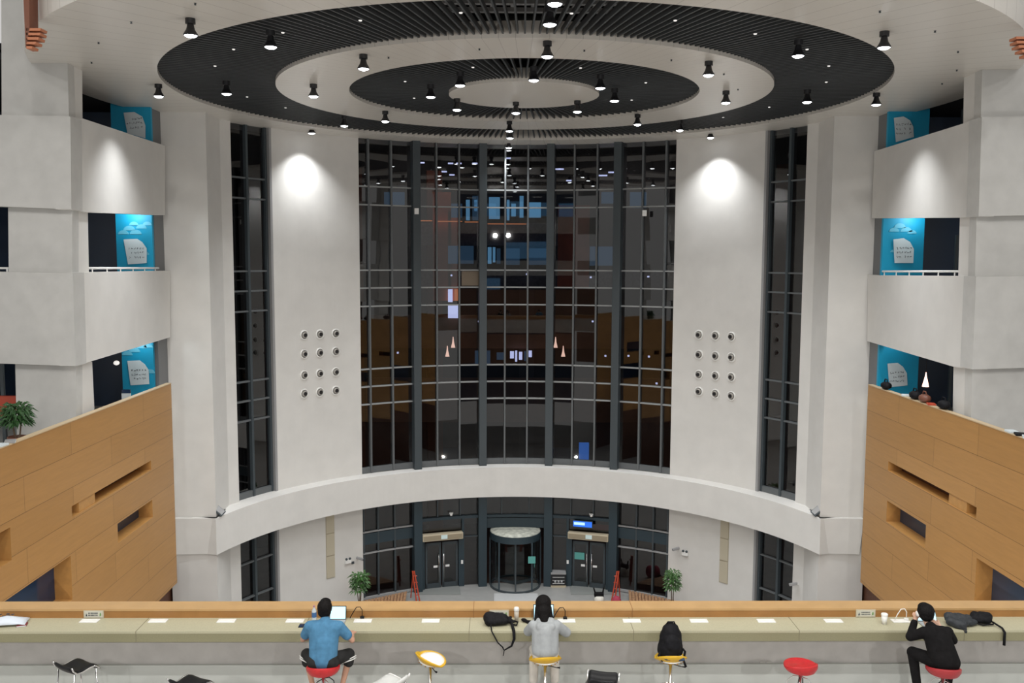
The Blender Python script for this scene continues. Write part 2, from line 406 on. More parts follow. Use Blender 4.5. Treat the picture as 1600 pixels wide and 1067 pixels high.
# ---- swing doors
for sg, n in ((-1, 2), (1, 3)):
    d = thing('door_%d' % n, (0, 0, 0), None, None, kind='structure')
    for a in (sg*20.3, sg*11.9): post('door_frame', a, RG-.06, .22, .2, ZF, -14.05, frame_blue, d)
    for a0, a1 in ((19.6, 16.2), (15.9, 12.5)):
        A = P(sg*a0, RG-.05, 0); B = P(sg*a1, RG-.05, 0); ux = (B-A).normalized(); M = Matrix.Rotation(math.atan2(ux.y, ux.x), 3, 'Z'); L = (B-A).length; c = (A+B)/2
        b = MB(); z0, z1 = ZF+.02, -14.2
        b.obox((c.x, c.y, z0+.12), (L, .06, .24), M); b.obox((c.x, c.y, z1-.07), (L, .06, .14), M)
        for e in (A+ux*.05, B-ux*.05): b.obox((e.x, e.y, (z0+z1)/2), (.10, .06, z1-z0), M)
        lf = b.build('door_leaf', frame_dark, d)
        MB().obox((c.x, c.y, (z0+z1)/2), (L-.12, .012, z1-z0-.2), M).build('pane', glass, lf)
        h = (B if a0 == 19.6 else A)-ux*(.09 if a0 == 19.6 else -.09)
        MB().tube([(h.x, h.y-.09, ZF+.35), (h.x, h.y-.09, ZF+1.75)], .022, 8).build('handle', chrome, lf, smooth=True)
        pl = h-ux*(.18 if a0 == 19.6 else -.18)
        MB().obox((pl.x, pl.y-.04, ZF+1.12), (.2, .03, .1), M).build('notice_plate', white_pl, lf)
    c = P(sg*16.05, RG-.3, -13.84); M = Matrix.Rotation(-rad(sg*16.05), 3, 'Z')
    t = thing('air_curtain', c, 'long beige air curtain box above the %s pair of glass doors' % ('left' if sg < 0 else 'right'), 'air curtain', 'air curtains above the doors')
    MB().obox((0, 0, 0), (2.05, .34, .34), M).build('housing', beige_metal, t, bevel=.03)
    e = M @ Vector((0, -.175, 0)); MB().obox(e, (1.95, .02, .22), M).build('front_panel', mat('beige_dark', (.30, .25, .17), .5), t)
    e = M @ Vector((0.05, -.195, .02)); MB().obox(e, (.32, .02, .2), M).build('white_label', mat('pale_label', (.65, .8, .8), .4), t)

# ---- revolving door
d1 = thing('door_1', (0.0, YC+RW-.1, ZF), None, None, kind='structure')
rr = 1.27
MB().lathe([(0, 2.98), (rr*.8, 2.96), (rr*.97, 2.90), (rr, 2.86), (rr, 2.84), (0, 2.84)], seg=48).build('dome_top', mat('dome_white', (.45, .46, .40), .5, noise_amt=.35, nscale=5), d1)
MB().lathe([(rr-.05, 2.84), (rr+.02, 2.84), (rr+.02, 2.5), (rr-.05, 2.5), (rr-.05, 2.84)], seg=48).build('canopy_ring', frame_blue, d1)
MB().lathe([(rr-.06, 0), (rr+.02, 0), (rr+.02, .09), (rr-.06, .09), (rr-.06, 0)], seg=48).build('base_ring', frame_dark, d1)
for k in range(3):
    a = rad(30+120*k); M = Matrix.Rotation(a, 3, 'Z')
    b = MB()
    e = M @ Vector(((rr-.1)/2, 0, 0))
    b.obox((e.x, e.y, .1), (rr-.12, .05, .14), M); b.obox((e.x, e.y, 2.42), (rr-.12, .05, .12), M)
    o_ = M @ Vector((rr-.14, 0, 1.25)); b.obox(o_, (.07, .06, 2.4), M); o_ = M @ Vector((.03, 0, 1.25)); b.obox(o_, (.06, .06, 2.4), M)
    w = b.build('door_wing', frame_dark, d1)
    MB().obox((e.x, e.y, 1.25), (rr-.2, .012, 2.3), M).build('pane', clear, w)
for k in (-1, 1):
    b = MB(); n = 10
    for i in range(n):
        a = rad(k*(40+i*8.5)); c2 = rad(k*(40+(i+1)*8.5))
        b.face([(rr*sin(a)*1, -rr*cos(a), .08), (rr*sin(c2), -rr*cos(c2), .08), (rr*sin(c2), -rr*cos(c2), 2.5), (rr*sin(a), -rr*cos(a), 2.5)])
    b.build('curved_screen', clear, d1)
    for a in (40, 92):
        q = rad(k*a); MB().box(rr*sin(q)-.04, -rr*cos(q)-.04, 0, rr*sin(q)+.04, -rr*cos(q)+.04, 2.5).build('screen_post', frame_blue, d1)
MB().box(.93, -.98, 1.25, .95, -.55, 1.6).build('notice', cyanpaper, d1)
MB().box(.62, -1.13, 1.5, .98, -1.11, 1.85).build('notice', cyanpaper, d1)

# ---- night outside: dark shell and roof added to keep world light out
ex = MB().arc(-95, 95, 24, 24.3, ZF-.1, 9, 60).build('wall_night_shell', nightwall, kind='structure')
MB().arc(-95, 95, RW+.6, 24.2, ZC+1.1, ZC+1.3, 60).build('sky_blocker', voidblack, ex)  # unseen dark roof, added to block world light
MB().arc(-95, 95, RW+.2, 24.2, ZF, ZF+.012, 60).build('paving', pave, ex)
for a in (-62, -50, -36, -24, -12, 2, 14, 27, 40, 55):
    M = Matrix.Rotation(-rad(a), 3, 'Z'); MB().obox(P(a, 22.5, -6), (.9, .6, 22), M).build('backdrop_column', nightred if a % 4 == 0 else mat('night_stone', (.05, .045, .045), .8), ex)
def outpx(name, x0, y0, x1, y1, m, Y=51, d=.15):  # flat stand-ins for the tall window's reflections, set behind the glass
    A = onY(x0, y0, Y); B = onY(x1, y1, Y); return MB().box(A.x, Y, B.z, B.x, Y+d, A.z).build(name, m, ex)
refl_b = mat('reflection_blue', (.05, .2, .35), .4, emit=(.20, .48, .75), es=.9); refl_d = mat('reflection_dim', (.05, .1, .16), .4, emit=(.10, .22, .36), es=.35)  # glow imitates reflections in the glass
refl_w = mat('reflection_white', (.4, .4, .5), .4, emit=(.65, .68, 1.0), es=2.2); refl_o = mat('reflection_orange', (.5, .2, .1), .4, emit=(1, .3, .1), es=.9); brownb = mat('reflection_brown', (.17, .085, .05), .8, noise_amt=.3, nscale=.8)
refl_red = mat('reflection_red', (.55, .12, .05), .8, noise_amt=.3, nscale=.6); greyb = mat('reflection_grey', (.16, .14, .15), .8, noise_amt=.2)
for q in ((655, 348, 905, 384), (655, 420, 1045, 448)): outpx('reflection_band', *q, greyb, 51.3)
outpx('reflection_band', 572, 492, 1045, 545, brownb, 51.3); outpx('reflection_band', 572, 590, 1045, 660, brownb, 51.3)
for q in ((676, 300, 705, 470), (872, 320, 920, 450), (700, 330, 716, 470)): outpx('backdrop_column', *q, refl_red, 51.1)  # red columns imitate reflected ones
for k, (x0, y0, x1, y1, m) in enumerate(((728, 312, 734, 344, refl_b), (738, 306, 748, 344, refl_d), (741, 312, 746, 330, refl_b), (752, 318, 760, 340, refl_d), (764, 308, 781, 342, refl_b), (792, 312, 796, 344, refl_b), (799, 318, 806, 338, refl_b), (812, 306, 818, 340, refl_b), (824, 316, 845, 340, refl_b), (705, 318, 722, 340, refl_d), (600, 300, 632, 320, refl_d), (940, 300, 965, 318, refl_d),
   (700, 384, 740, 412, refl_d), (762, 386, 768, 412, refl_b), (770, 386, 774, 410, refl_b), (776, 388, 782, 412, refl_d), (788, 388, 812, 414, refl_d), (825, 388, 860, 414, refl_d), (922, 385, 960, 415, refl_d), (985, 300, 1010, 325, refl_d), (700, 452, 707, 472, refl_w), (710, 452, 717, 470, refl_o), (700, 476, 717, 497, refl_w), (776, 551, 790, 562, refl_d), (797, 549, 803, 560, refl_w), (805, 548, 808, 565, refl_w), (811, 550, 816, 562, refl_w), (819, 549, 823, 564, refl_d), (826, 548, 831, 558, refl_w), (742, 548, 766, 570, refl_d), (905, 692, 920, 720, mat('reflection_deep_blue', (.02, .08, .3), .5, emit=(.05, .25, .9), es=.8)))):
    outpx('backdrop_pane', x0, y0, x1, y1, m, 50.9)  # glowing patches stand in for reflected gallery windows and screens
for q in ((655, 344, 675, 345.5), (680, 345, 722, 346.5), (726, 346, 760, 347.5), (762, 349, 822, 350.5)): outpx('reflection_rail', *q, refl_o, 50.8)  # glowing lines imitate reflected rails
for x, y in ((655, 253), (700, 254), (713, 254), (738, 254), (690, 267), (702, 272), (868, 263), (873, 263), (885, 281), (933, 273), (941, 273), (951, 268), (958, 268), (790, 246)): outpx('reflection_glint', x, y, x+8, y+2, refl_w, 50.7)  # added glows imitate reflected ceiling lamps
for x, y in ((620, 550), (747, 501), (925, 501), (945, 555), (981, 555), (1013, 556), (1025, 598), (704, 429), (822, 427), (1012, 431), (922, 432)): outpx('reflection_glint', x, y, x+2.5, y+2.5, refl_w, 50.7)  # small added glows imitate reflected points of light
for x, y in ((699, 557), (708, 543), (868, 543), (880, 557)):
    p_ = onY(x, y, 50.5); MB().lathe([(.02, .6), (.05, .3), (.12, 0), (0, .0)], c=p_, seg=10).build('reflection_pendant', mat('reflection_pink', (.5, .3, .25), .5, emit=(1, .6, .45), es=2.5), ex)  # glowing cones imitate reflected pendant lamps
for a in (-60, -45, -26, -10, 8, 30, 44, 58):
    MB().obox(P(a, 23.6, -12.6), (1.6, .3, 2.0), Matrix.Rotation(-rad(a), 3, 'Z')).build('backdrop_pane', navy, ex)

# ---- side walls ------------------------------------------------------------
LA, LB = (-13.17, 26.5), (-13.70, 35.5); RA, RBp = (13.17, 26.5), (13.72, 35.5)
def side_poly(px, s, thick, shift=0, name='band', m=plaster, parent=None, ny=None):
    A, B = (LA, LB) if s < 0 else (RA, RBp)
    A = (A[0]-s*shift, A[1]); B = (B[0]-s*shift, B[1]); pts = [onplane(x, y, A, B) for x, y in px]
    off = Vector((s*thick, 0, 0))
    b = MB(); b.prism(pts, off)
    return b.build(name, m, parent)
def front_poly(px, Y, thick, name='band', m=plaster_rough, parent=None):
    pts = [onY(x, y, Y) for x, y in px]; return MB().prism(pts, (0, thick, 0)).build(name, m, parent)
def corner_poly(px, s, shift=0, thick=.7, name='band', parent=None):
    # px: two outer points and two corner points (top, bottom); the corner edge lies on the side wall plane
    A, B = (LA, LB) if s < 0 else (RA, RBp); A = (A[0]-s*shift, A[1]); B = (B[0]-s*shift, B[1])
    (ot, ct, cb, ob) = px; T = onplane(*ct, A, B); Bt = onplane(*cb, A, B); e = Vector((0, -.012, 0)); g = Vector((-s*.004, 0, 0))
    pts = [onY(*ot, T.y)+e, T+e+g, Bt+e+g, onY(*ob, Bt.y)+e]
    return MB().prism(pts, (0, thick, 0)).build(name, plaster_rough, parent)
YFW = 26.5
YL1 = onplane(111, 250, (LA[0]+.12, LA[1]), (LB[0]+.12, LB[1])).y-.005; YL2 = onplane(116, 500, (LA[0]+.12, LA[1]), (LB[0]+.12, LB[1])).y-.005
YR1 = onplane(1531.5, 250, (RA[0]-.12, RA[1]), (RBp[0]-.12, RBp[1])).y-.005; YR2 = onplane(1522, 500, (RA[0]-.12, RA[1]), (RBp[0]-.12, RBp[1])).y-.005
wl = thing('wall_left', (0, 0, 0), None, None, kind='structure'); wr = thing('wall_right', (0, 0, 0), None, None, kind='structure')
# left
side_poly([(110, 182), (129, 185), (250, 225), (258, 228), (258, 336), (252, 336), (137, 331.5), (111.5, 327)], -1, .45, .12, parent=wl)
side_poly([(114, 426), (139, 425.5), (255, 423), (266, 423), (266, 527), (262, 528), (118, 572)], -1, .45, .12, parent=wl)
side_poly([(113, 320), (137, 320), (139, 430), (113, 430)], -1, .5, 0, 'pier', parent=wl)
side_poly([(119, 565), (144, 565), (148, 650), (149, 740), (119, 740)], -1, .5, 0, 'pier', parent=wl)
side_poly([(101, -60), (127, -60), (129, 190), (108, 190)], -1, .5, 0, 'pier', parent=wl)
corner_poly([(-80, 178), (110, 182), (111.5, 327), (-80, 319)], -1, .12, parent=wl)
corner_poly([(-80, 424), (114, 426), (118, 572), (-80, 565)], -1, .12, parent=wl)
corner_poly([(13, 320), (113, 320), (113, 430), (14, 430)], -1, 0, .4, 'pier', parent=wl)
corner_poly([(24, 565), (119, 565), (119, 740), (28, 740)], -1, 0, .4, 'pier', parent=wl)
corner_poly([(2, -60), (101, -60), (108, 190), (3, 190)], -1, 0, .4, 'pier', parent=wl)
# right
side_poly([(1377, 233), (1505, 193), (1534, 183), (1529, 338), (1500, 340), (1370, 341), (1362, 341), (1366, 236)], 1, .45, .12, parent=wr)
side_poly([(1356, 429), (1368, 430), (1497, 431), (1525, 432), (1519, 577), (1490, 573), (1362, 535), (1355, 533)], 1, .45, .12, parent=wr)
side_poly([(1500, 330), (1526, 330), (1523, 440), (1497, 440)], 1, .5, 0, 'pier', parent=wr)
side_poly([(1490, 565), (1519, 570), (1515, 740), (1487, 740)], 1, .5, 0, 'pier', parent=wr)
side_poly([(1509, -60), (1540, -60), (1532, 200), (1505, 200)], 1, .5, 0, 'pier', parent=wr)
corner_poly([(1700, 181), (1534, 183), (1529, 338), (1700, 334)], 1, .12, parent=wr)
corner_poly([(1700, 430), (1525, 432), (1519, 577), (1700, 572)], 1, .12, parent=wr)
corner_poly([(1700, 330), (1526, 330), (1523, 440), (1700, 440)], 1, 0, .4, 'pier', parent=wr)
corner_poly([(1700, 570), (1519, 570), (1515, 740), (1700, 740)], 1, 0, .4, 'pier', parent=wr)
corner_poly([(1700, -60), (1540, -60), (1532, 200), (1700, 200)], 1, 0, .4, 'pier', parent=wr)
# gallery rooms behind the openings
for s, par in ((-1, wl), (1, wr)):
    x0, x1 = sorted((s*13.95, s*21)); 
    for z0 in (-6.3, -2.1, 2.6): MB().box(x0, 26.8, z0, x1, 36.5, z0+.3).build('slab', concrete, par)
    MB().box(x0, 26.8, 5.6, x1, 36.5, 5.8).build('slab', voidblack, par)
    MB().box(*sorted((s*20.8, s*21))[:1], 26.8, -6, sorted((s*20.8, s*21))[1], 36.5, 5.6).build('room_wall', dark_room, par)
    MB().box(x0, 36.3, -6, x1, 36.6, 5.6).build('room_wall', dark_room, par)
    for z in (-5.9, -1.7, 2.9):
        for k in range(4): MB().box(*([s*16.2-.05, 28+k*1.9, z, s*16.2+.05, 28.1+k*1.9, z+2.6])).build('room_mullion', frame_dark, par)
# ---- posters on blue walls at the gallery ends
def glyphs(b, o, ux, uz, rows, cols, cell, yo):
    for r in range(rows):
        for c in range(cols):
            if random.random() < .12: continue
            for k in range(3):
                cx_ = (c+.2+random.random()*.6)*cell; cz = -(r*1.6+.2+random.random()*.6)*cell
                L = cell*(.25+.35*random.random()); t = cell*.13
                p = o+ux*cx_+uz*cz+Vector((0, yo, 0))
                if random.random() < .5: du, dz = ux*L, uz*t
                else: du, dz = ux*t, uz*L
                b.prism([p-du/2-dz/2, p+du/2-dz/2, p+du/2+dz/2, p-du/2+dz/2], (0, .003, 0))
def poster(s, xl, xr, yt, yb, page, clouds, textrows, label, light_px):
    Y = 34.3
    A = onY(xl, yt, Y); B = onY(xr, yb, Y)
    t = thing('mural_wall', (0, 0, 0), label, 'mural', 'blue cloud murals')
    MB().box(A.x, Y, B.z, B.x, Y+.15, A.z).build('blue_panel', blueposter, t)
    if clouds:
        b = MB()
        for (cx, cy, r) in clouds:
            c = onY(cx, cy, Y-.012); rr_ = r*Y/F; pts = [(c.x+rr_*cos(q*PI/10), Y-.02, c.z+rr_*.8*sin(q*PI/10)) for q in range(11)]
            b.prism(pts, (0, .018, 0))
        b.build('cloud', cloudm, t)
    pts = [onY(x, y, Y-.06) for x, y in page]
    pg = MB().prism(pts, (0, .02, 0)).build('paper_sheet', paper, t)
    b = MB(); ux = (pts[-2]-pts[-1]).normalized() if 0 else Vector((1, 0, .06)).normalized(); uz = Vector((0, 0, 1))
    c = onY(*textrows, Y-.07); glyphs(b, c, ux, uz, 3, 6, .1, 0); b.build('lettering', ink, pg)
    if light_px:
        lp = onY(light_px[0], light_px[1], Y-.6)
        l = bpy.data.lights.new('mural_light', 'POINT'); l.energy = light_px[2]; l.color = (.8, .95, 1); l.shadow_soft_size = .08
        o = bpy.data.objects.new('mural_light', l); o.location = lp; COL.objects.link(o); o.parent = t
    return t
poster(-1, 180, 240, 330, 428, [(193, 374), (214, 373), (222, 378), (229, 388), (229, 411), (200, 413)],
       [(193, 366, 8), (202, 360, 9), (212, 366, 9), (221, 357, 8), (209, 352, 7), (230, 352, 7), (226, 398, 7)], (200, 387),
       'blue wall with white clouds and pinned paper sheet, left side middle storey', (200, 334, 42))
poster(-1, 189, 242, 522, 640, [(199, 564), (218, 563), (226, 569), (232, 578), (233, 600), (204, 602)],
       [(199, 555, 8), (210, 550, 9), (222, 544, 8), (232, 543, 7), (234, 583, 8)], (204, 577),
       'blue wall with clouds and paper sheet above the left wooden parapet', (212, 528, 30))
poster(-1, 172, 237, 150, 232, [(193, 176), (210, 175), (222, 182), (227, 196), (227, 216), (199, 208)], [], (197, 184),
       'blue wall with paper sheet in the left top opening under the ceiling', (200, 150, 7))
poster(1, 1381, 1441, 333, 435, [(1396, 374), (1412, 372), (1422, 378), (1428, 389), (1427, 411), (1398, 411)],
       [(1397, 362, 8), (1406, 356, 9), (1416, 362, 9), (1425, 365, 7), (1396, 394, 5)], (1401, 386),
       'blue wall with white clouds and pinned paper sheet, right side middle storey', (1436, 340, 34))
poster(1, 1375, 1432, 522, 640, [(1387, 568), (1403, 567), (1411, 573), (1417, 583), (1418, 602), (1390, 605)], [], (1390, 581),
       'dim blue wall with paper sheet above the right wooden parapet', (1400, 532, 11))
poster(1, 1390, 1450, 150, 238, [(1397, 184), (1412, 182), (1422, 188), (1427, 198), (1428, 214), (1400, 222)], [], (1400, 193),
       'blue wall with paper sheet in the right top opening under the ceiling', (1432, 166, 7))
# end walls beside the murals
for s, par in ((-1, wl), (1, wr)):
    x0, x1 = sorted((s*13.8, s*14.5)); MB().box(x0, 34.5, -6, x1, 35.44, 5.6).build('end_wall', mat('end_wall', (.16, .165, .17), .5), par)
    x0, x1 = sorted((s*13.6, s*21)); MB().box(x0, 13, -12.2, x1, 33.2, -11.9).build('soffit', plaster, par)
    x0, x1 = sorted((s*13.78, s*14.0)); MB().box(x0, 32.0, -12.2, x1, 35.44, -5.4).build('infill', plaster, par)
# handrails of the middle openings
def handrail(s, xa, xb, y, label):
    A, B = (LA, LB) if s < 0 else (RA, RBp)
    t = thing('handrail', (0, 0, 0), label, 'railing', 'white handrails of the galleries'); a = onplane(xa, y, A, B); c = onplane(xb, y, A, B)
    a.x += s*.06; c.x += s*.06
    MB().tube([a, c], .035, 8).build('rail', white_pl, t)
    for k in range(6):
        p = a.lerp(c, (k+.3)/5.6); MB().tube([p, p-Vector((0, 0, .17))], .02, 6).build('post', white_pl, t)
handrail(-1, 140, 250, 419, 'white handrail on the sill of the left middle opening')
handrail(1, 1374, 1497, 424, 'white handrail on the sill of the right middle opening')
for xx in ((-14, 419),):
    a = onY(-30, 419, YFW+.1); c = onY(14, 419, YFW+.1); t = thing('handrail', (0, 0, 0), 'short white handrail cut by the left edge of the picture', 'railing')
    MB().tube([a, c], .03, 8).build('rail', white_pl, t); MB().tube([c-Vector((.05, 0, 0)), c-Vector((.05, 0, .25))], .03, 6).build('post', white_pl, t)
# terracotta louvres beside the ceiling edge
YLV = {-1: 21.6, 1: 21.6}
def louvre(px0, px1, y0, y1, s, label):
    t = thing('louvre_fan', (0, 0, 0), label, 'louvre', 'terracotta louvres by the ceiling')
    for k in range(5):
        f = k/4; y = y0+(y1-y0)*f; w = px0+(px1-px0)*(1-f*f*.6) if s < 0 else px1-(px1-px0)*(1-f*f*.3)
        lo, hi = (px0, w) if s < 0 else (w, px1)
        MB().prism([onY(lo, y, YLV[s]), onY(hi, y, YLV[s]), onY(hi-1*s*-1, y+4, YLV[s]), onY(lo, y+4, YLV[s])], (0, .30, 0)).build('slat', terracotta, t)
    return t
lv = louvre(41, 64, 44, 72, -1, 'terracotta louvre fan at the left ceiling edge, under a brown post')
MB().prism([onY(34, -60, YLV[-1]), onY(45, -60, YLV[-1]), onY(46, 46, YLV[-1]), onY(40, 74, YLV[-1])], (0, .4, 0)).build('post', potm, lv)
louvre(1588, 1640, 57, 84, 1, 'terracotta louvre fan cut by the right edge of the picture')

# ---- wooden side walls with slots
def slot_wall(name, s, holes, blocks):
    X = s*12.9; z1 = -4.66; y0, y1 = 12.75, 33.25
    o = thing(name, (0, 0, 0), None, None, kind='structure')
    rects = []
    for (xa, ta, ba, xb, tb, bb) in holes:
        p = [onplane(x, y, (X, 0), (X, 40)) for x, y in ((xa, ta), (xa, ba), (xb, tb), (xb, bb))]
        ya, yb = sorted((p[0].y, p[2].y)); zt = (p[0].z+p[2].z)/2; zb = (p[1].z+p[3].z)/2
        rects.append((max(ya, y0+.05), yb, zb, zt))
    zbot = -12.2
    ys = sorted({y0, y1, *[r[0] for r in rects], *[r[1] for r in rects]}); zs = sorted({zbot, z1, *[r[2] for r in rects], *[r[3] for r in rects]})
    b = MB(); T = .55
    def inside(y, z): return any(r[0] < y < r[1] and r[2] < z < r[3] for r in rects)
    for ya, yb in zip(ys, ys[1:]):
        for za, zb in zip(zs, zs[1:]):
            if not inside((ya+yb)/2, (za+zb)/2): b.face([(X, ya, za), (X, yb, za), (X, yb, zb), (X, ya, zb)])
    b.face([(X, y1, zbot), (X+s*T, y1, zbot), (X+s*T, y1, z1-.6), (X+s*.17, y1, z1-.6), (X+s*.17, y1, z1), (X, y1, z1)])
    b.face([(X, y0, zbot), (X, y1, zbot), (X+s*T, y1, zbot), (X+s*T, y0, zbot)])
    b.build('panelling', veneer, o)
    MB().box(min(X-s*.015, X+s*.17), y0, z1, max(X-s*.015, X+s*.17), y1, z1+.03).build('coping', mat('coping', (.55, .42, .26), .5), o)
    MB().box(min(X+s*.5, X+s*.62), y0, zbot, max(X+s*.5, X+s*.62), y1, z1-.6).build('back_face', plaster, o)
    MB().box(min(X+s*.12, X+s*.17), y0, z1-.6, max(X+s*.12, X+s*.17), y1, z1).build('inner_face', plaster, o)
    MB().box(min(X+s*.12, X+s*.62), y0, z1-.65, max(X+s*.12, X+s*.62), y1, z1-.6).build('inner_sill', concrete, o)
    for (ya, yb, za, zb) in rects:
        x0, x1 = sorted((X, X+s*T)); e = .002
        b = MB()
        b.face([(x0, ya, za), (x1, ya, za), (x1, yb, za), (x0, yb, za)]); b.face([(x0, ya, zb), (x1, ya, zb), (x1, yb, zb), (x0, yb, zb)])
        b.face([(x0, ya, za), (x1, ya, za), (x1, ya, zb), (x0, ya, zb)]); b.face([(x0, yb, za), (x1, yb, za), (x1, yb, zb), (x0, yb, zb)])
        nb = b.build('niche', woodplain, o)
        xb_ = X+s*(T-.06)
        MB().box(min(xb_, xb_+s*.05), ya, za, max(xb_, xb_+s*.05), yb, zb).build('niche_back', niche_red if (zb-za) < .55 else navy if (s < 0 and ya < 22) else dark_room, nb)
    for (xa, ta, xb, tb, k) in blocks:
        p = onplane(xa, ta, (X, 0), (X, 40)); q = onplane(xb, tb, (X, 0), (X, 40)); r = rects[k]
        MB().box(min(X+s*.03, X+s*.5), min(p.y, q.y), r[2], max(X+s*.03, X+s*.5), max(p.y, q.y), r[3]).build('niche_block', woodplain, o)
    # rear passage wall under the panelling
    MB().box(min(s*14.0, s*15), 13, ZF, max(s*14.0, s*15), 36.5, zbot-.0).build('passage_wall', niche_red, o)
    return o
slot_wall('wall_wood_left', -1, [(112, 789, 805, 236, 721, 737), (183.5, 817, 840, 238, 782, 817), (-60, 985, 1110, 110.5, 869, 911), (-90, 890, 950, 15.5, 817, 870)], [(125, 790, 150, 780, 0)])
slot_wall('wall_wood_right', 1, [(1388, 722, 739, 1526, 791, 807), (1386, 783, 816, 1447, 819, 857), (1526, 869, 911, 1700, 985, 1110)], [(1481, 780, 1509, 790, 0)])

# ---- behind the viewer: the other half of the atrium, seen only in the glass
rear = thing('wall_front', (0, 0, 0), None, None, kind='structure')
Yr = -7
for z0, z1, m in ((6.8, 9.0, frame_grey), (2.6, 4.4, plaster_rough), (-1.9, -.3, plaster_rough), (-6.5, -3.4, mat('rear_brown', (.20, .095, .055), .6)), (-11.5, -8.2, mat('rear_brown', (.2, .095, .055), .6))):
    MB().box(-20, Yr, z0, 20, Yr+.4, z1).build('band', m, rear)
for x in (-17, -9.5, -4, 4, 9.5, 17): MB().box(x-.5, Yr-.6, ZF, x+.5, Yr-.2, 9).build('column', nightred, rear)
MB().box(-20, Yr-5, ZF, 20, Yr-4.7, 9).build('back_room_wall', dark_room, rear)
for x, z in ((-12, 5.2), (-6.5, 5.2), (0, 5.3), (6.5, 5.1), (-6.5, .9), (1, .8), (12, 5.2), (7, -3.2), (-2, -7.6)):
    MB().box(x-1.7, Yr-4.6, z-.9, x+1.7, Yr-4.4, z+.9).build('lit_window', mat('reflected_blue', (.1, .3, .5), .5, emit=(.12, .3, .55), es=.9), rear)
for x in range(-18, 19, 3): MB().box(x-.5, Yr-3, 6.6, x+.5, Yr-2.8, 6.65).build('light_strip', tinyglow, rear)

# ================================================================== THINGS
# ---- can spotlights on the ceiling
def make_lamp():
    t = thing('ceiling_spotlight', (0, 0, 0), 'x', 'spotlight')
    MB().lathe([(0, .40), (.115, .40), (.115, .27), (.0, .27)], seg=20).build('mounting_can', blackmetal, t, smooth=False)
    MB().lathe([(.07, .28), (.085, .2), (.10, .14), (.165, .03), (.165, 0), (.15, 0), (.12, .05), (.0, .06)], seg=24).build('lamp_shade', blackmetal, t, smooth=False)
    MB().lathe([(0, -.045), (.05, -.04), (.09, -.03), (.125, -.012), (.147, .012), (0, .03)], seg=32).build('lens', lampglow, t, smooth=True)
    return t
SPD = bpy.data.lights.new('spot_beam', 'SPOT'); SPD.energy = SPOT_W; SPD.spot_size = rad(104); SPD.spot_blend = .95; SPD.shadow_soft_size = .09; SPD.color = (.96, .98, 1)
lamps = [((298, 55), 'on white ceiling at the near left, touching the outer slatted ring'), ((423, 73), 'near left part of the outer black slatted ring'),
 ((867, 6), 'at the very top of the picture, above the other near one'), ((859, 38), 'on the near outer slatted ring, just below the topmost one'),
 ((1247, 87), 'near right part of the outer black slatted ring'), ((1381, 74), 'on white ceiling at the near right outside the slatted ring'),
 ((568, 107), 'near left part of the white middle ring'), ((855, 88), 'near middle of the white middle ring'), ((1107, 117), 'near right part of the white middle ring'),
 ((719, 133), 'left near edge of the central white disc'), ((834, 125), 'near edge of the central white disc, in its middle'), ((938, 137), 'right near edge of the central white disc'),
 ((673, 151), 'inner slatted ring left of the central white disc'), ((960, 157), 'inner slatted ring right of the central white disc'), ((354, 146), 'leftmost one within the outer slatted ring'),
 ((248, 150), 'on white ceiling near the left top opening with the blue wall'), ((490, 150), 'on the far left of the white middle ring'), ((1134, 160), 'on the far right of the white middle ring'),
 ((1261, 159), 'rightmost one within the outer slatted ring'), ((1369, 163), 'on white ceiling near the right top opening with the blue wall'), ((806, 176), 'far edge of inner slatted ring, below the central disc'),
 ((902, 174), 'far right part of the inner slatted ring'), ((714, 171), 'far left part of the inner slatted ring'), ((602, 189), 'far left edge of the white middle ring'),
 ((996, 194), 'far right edge of the white middle ring'), ((538, 196), 'far left rim of the outer slatted ring'), ((487, 206), 'lighting the top of the left white pier'),
 ((1110, 213), 'lighting the top of the right white pier'), ((1062, 203), 'far right rim of the outer slatted ring'), ((796, 204), 'topmost of the small column of lamps before the tall window'),
 ((797, 215), 'middle of the small column of lamps before the tall window'), ((795, 231), 'lowest lamp, hanging right in front of the tall window')]
lamp0 = make_lamp()
for i, ((x, y), d) in enumerate(lamps):
    o = lamp0 if i == 0 else tree(lamp0)
    p = onZ(x, y+1, 5.1)
    if y == 231: p = onY(x, y, 44.4)
    if (x, y) in ((487, 206), (1110, 213)): p = oncyl(x, y+2.5, 12.5)
    o.location = p; o['label'] = 'black can spotlight '+d; o['category'] = 'spotlight'; o['group'] = 'black can spotlights on the round ceiling'
    L = bpy.data.objects.new('spot_beam', SPD); COL.objects.link(L); L.location = (0, 0, -.06); L.parent = o
    if y == 231: MB().tube([(0, 0, .38), (0, 0, ZC-p.z+.2)], .02, 6).build('stem', blackmetal, o)
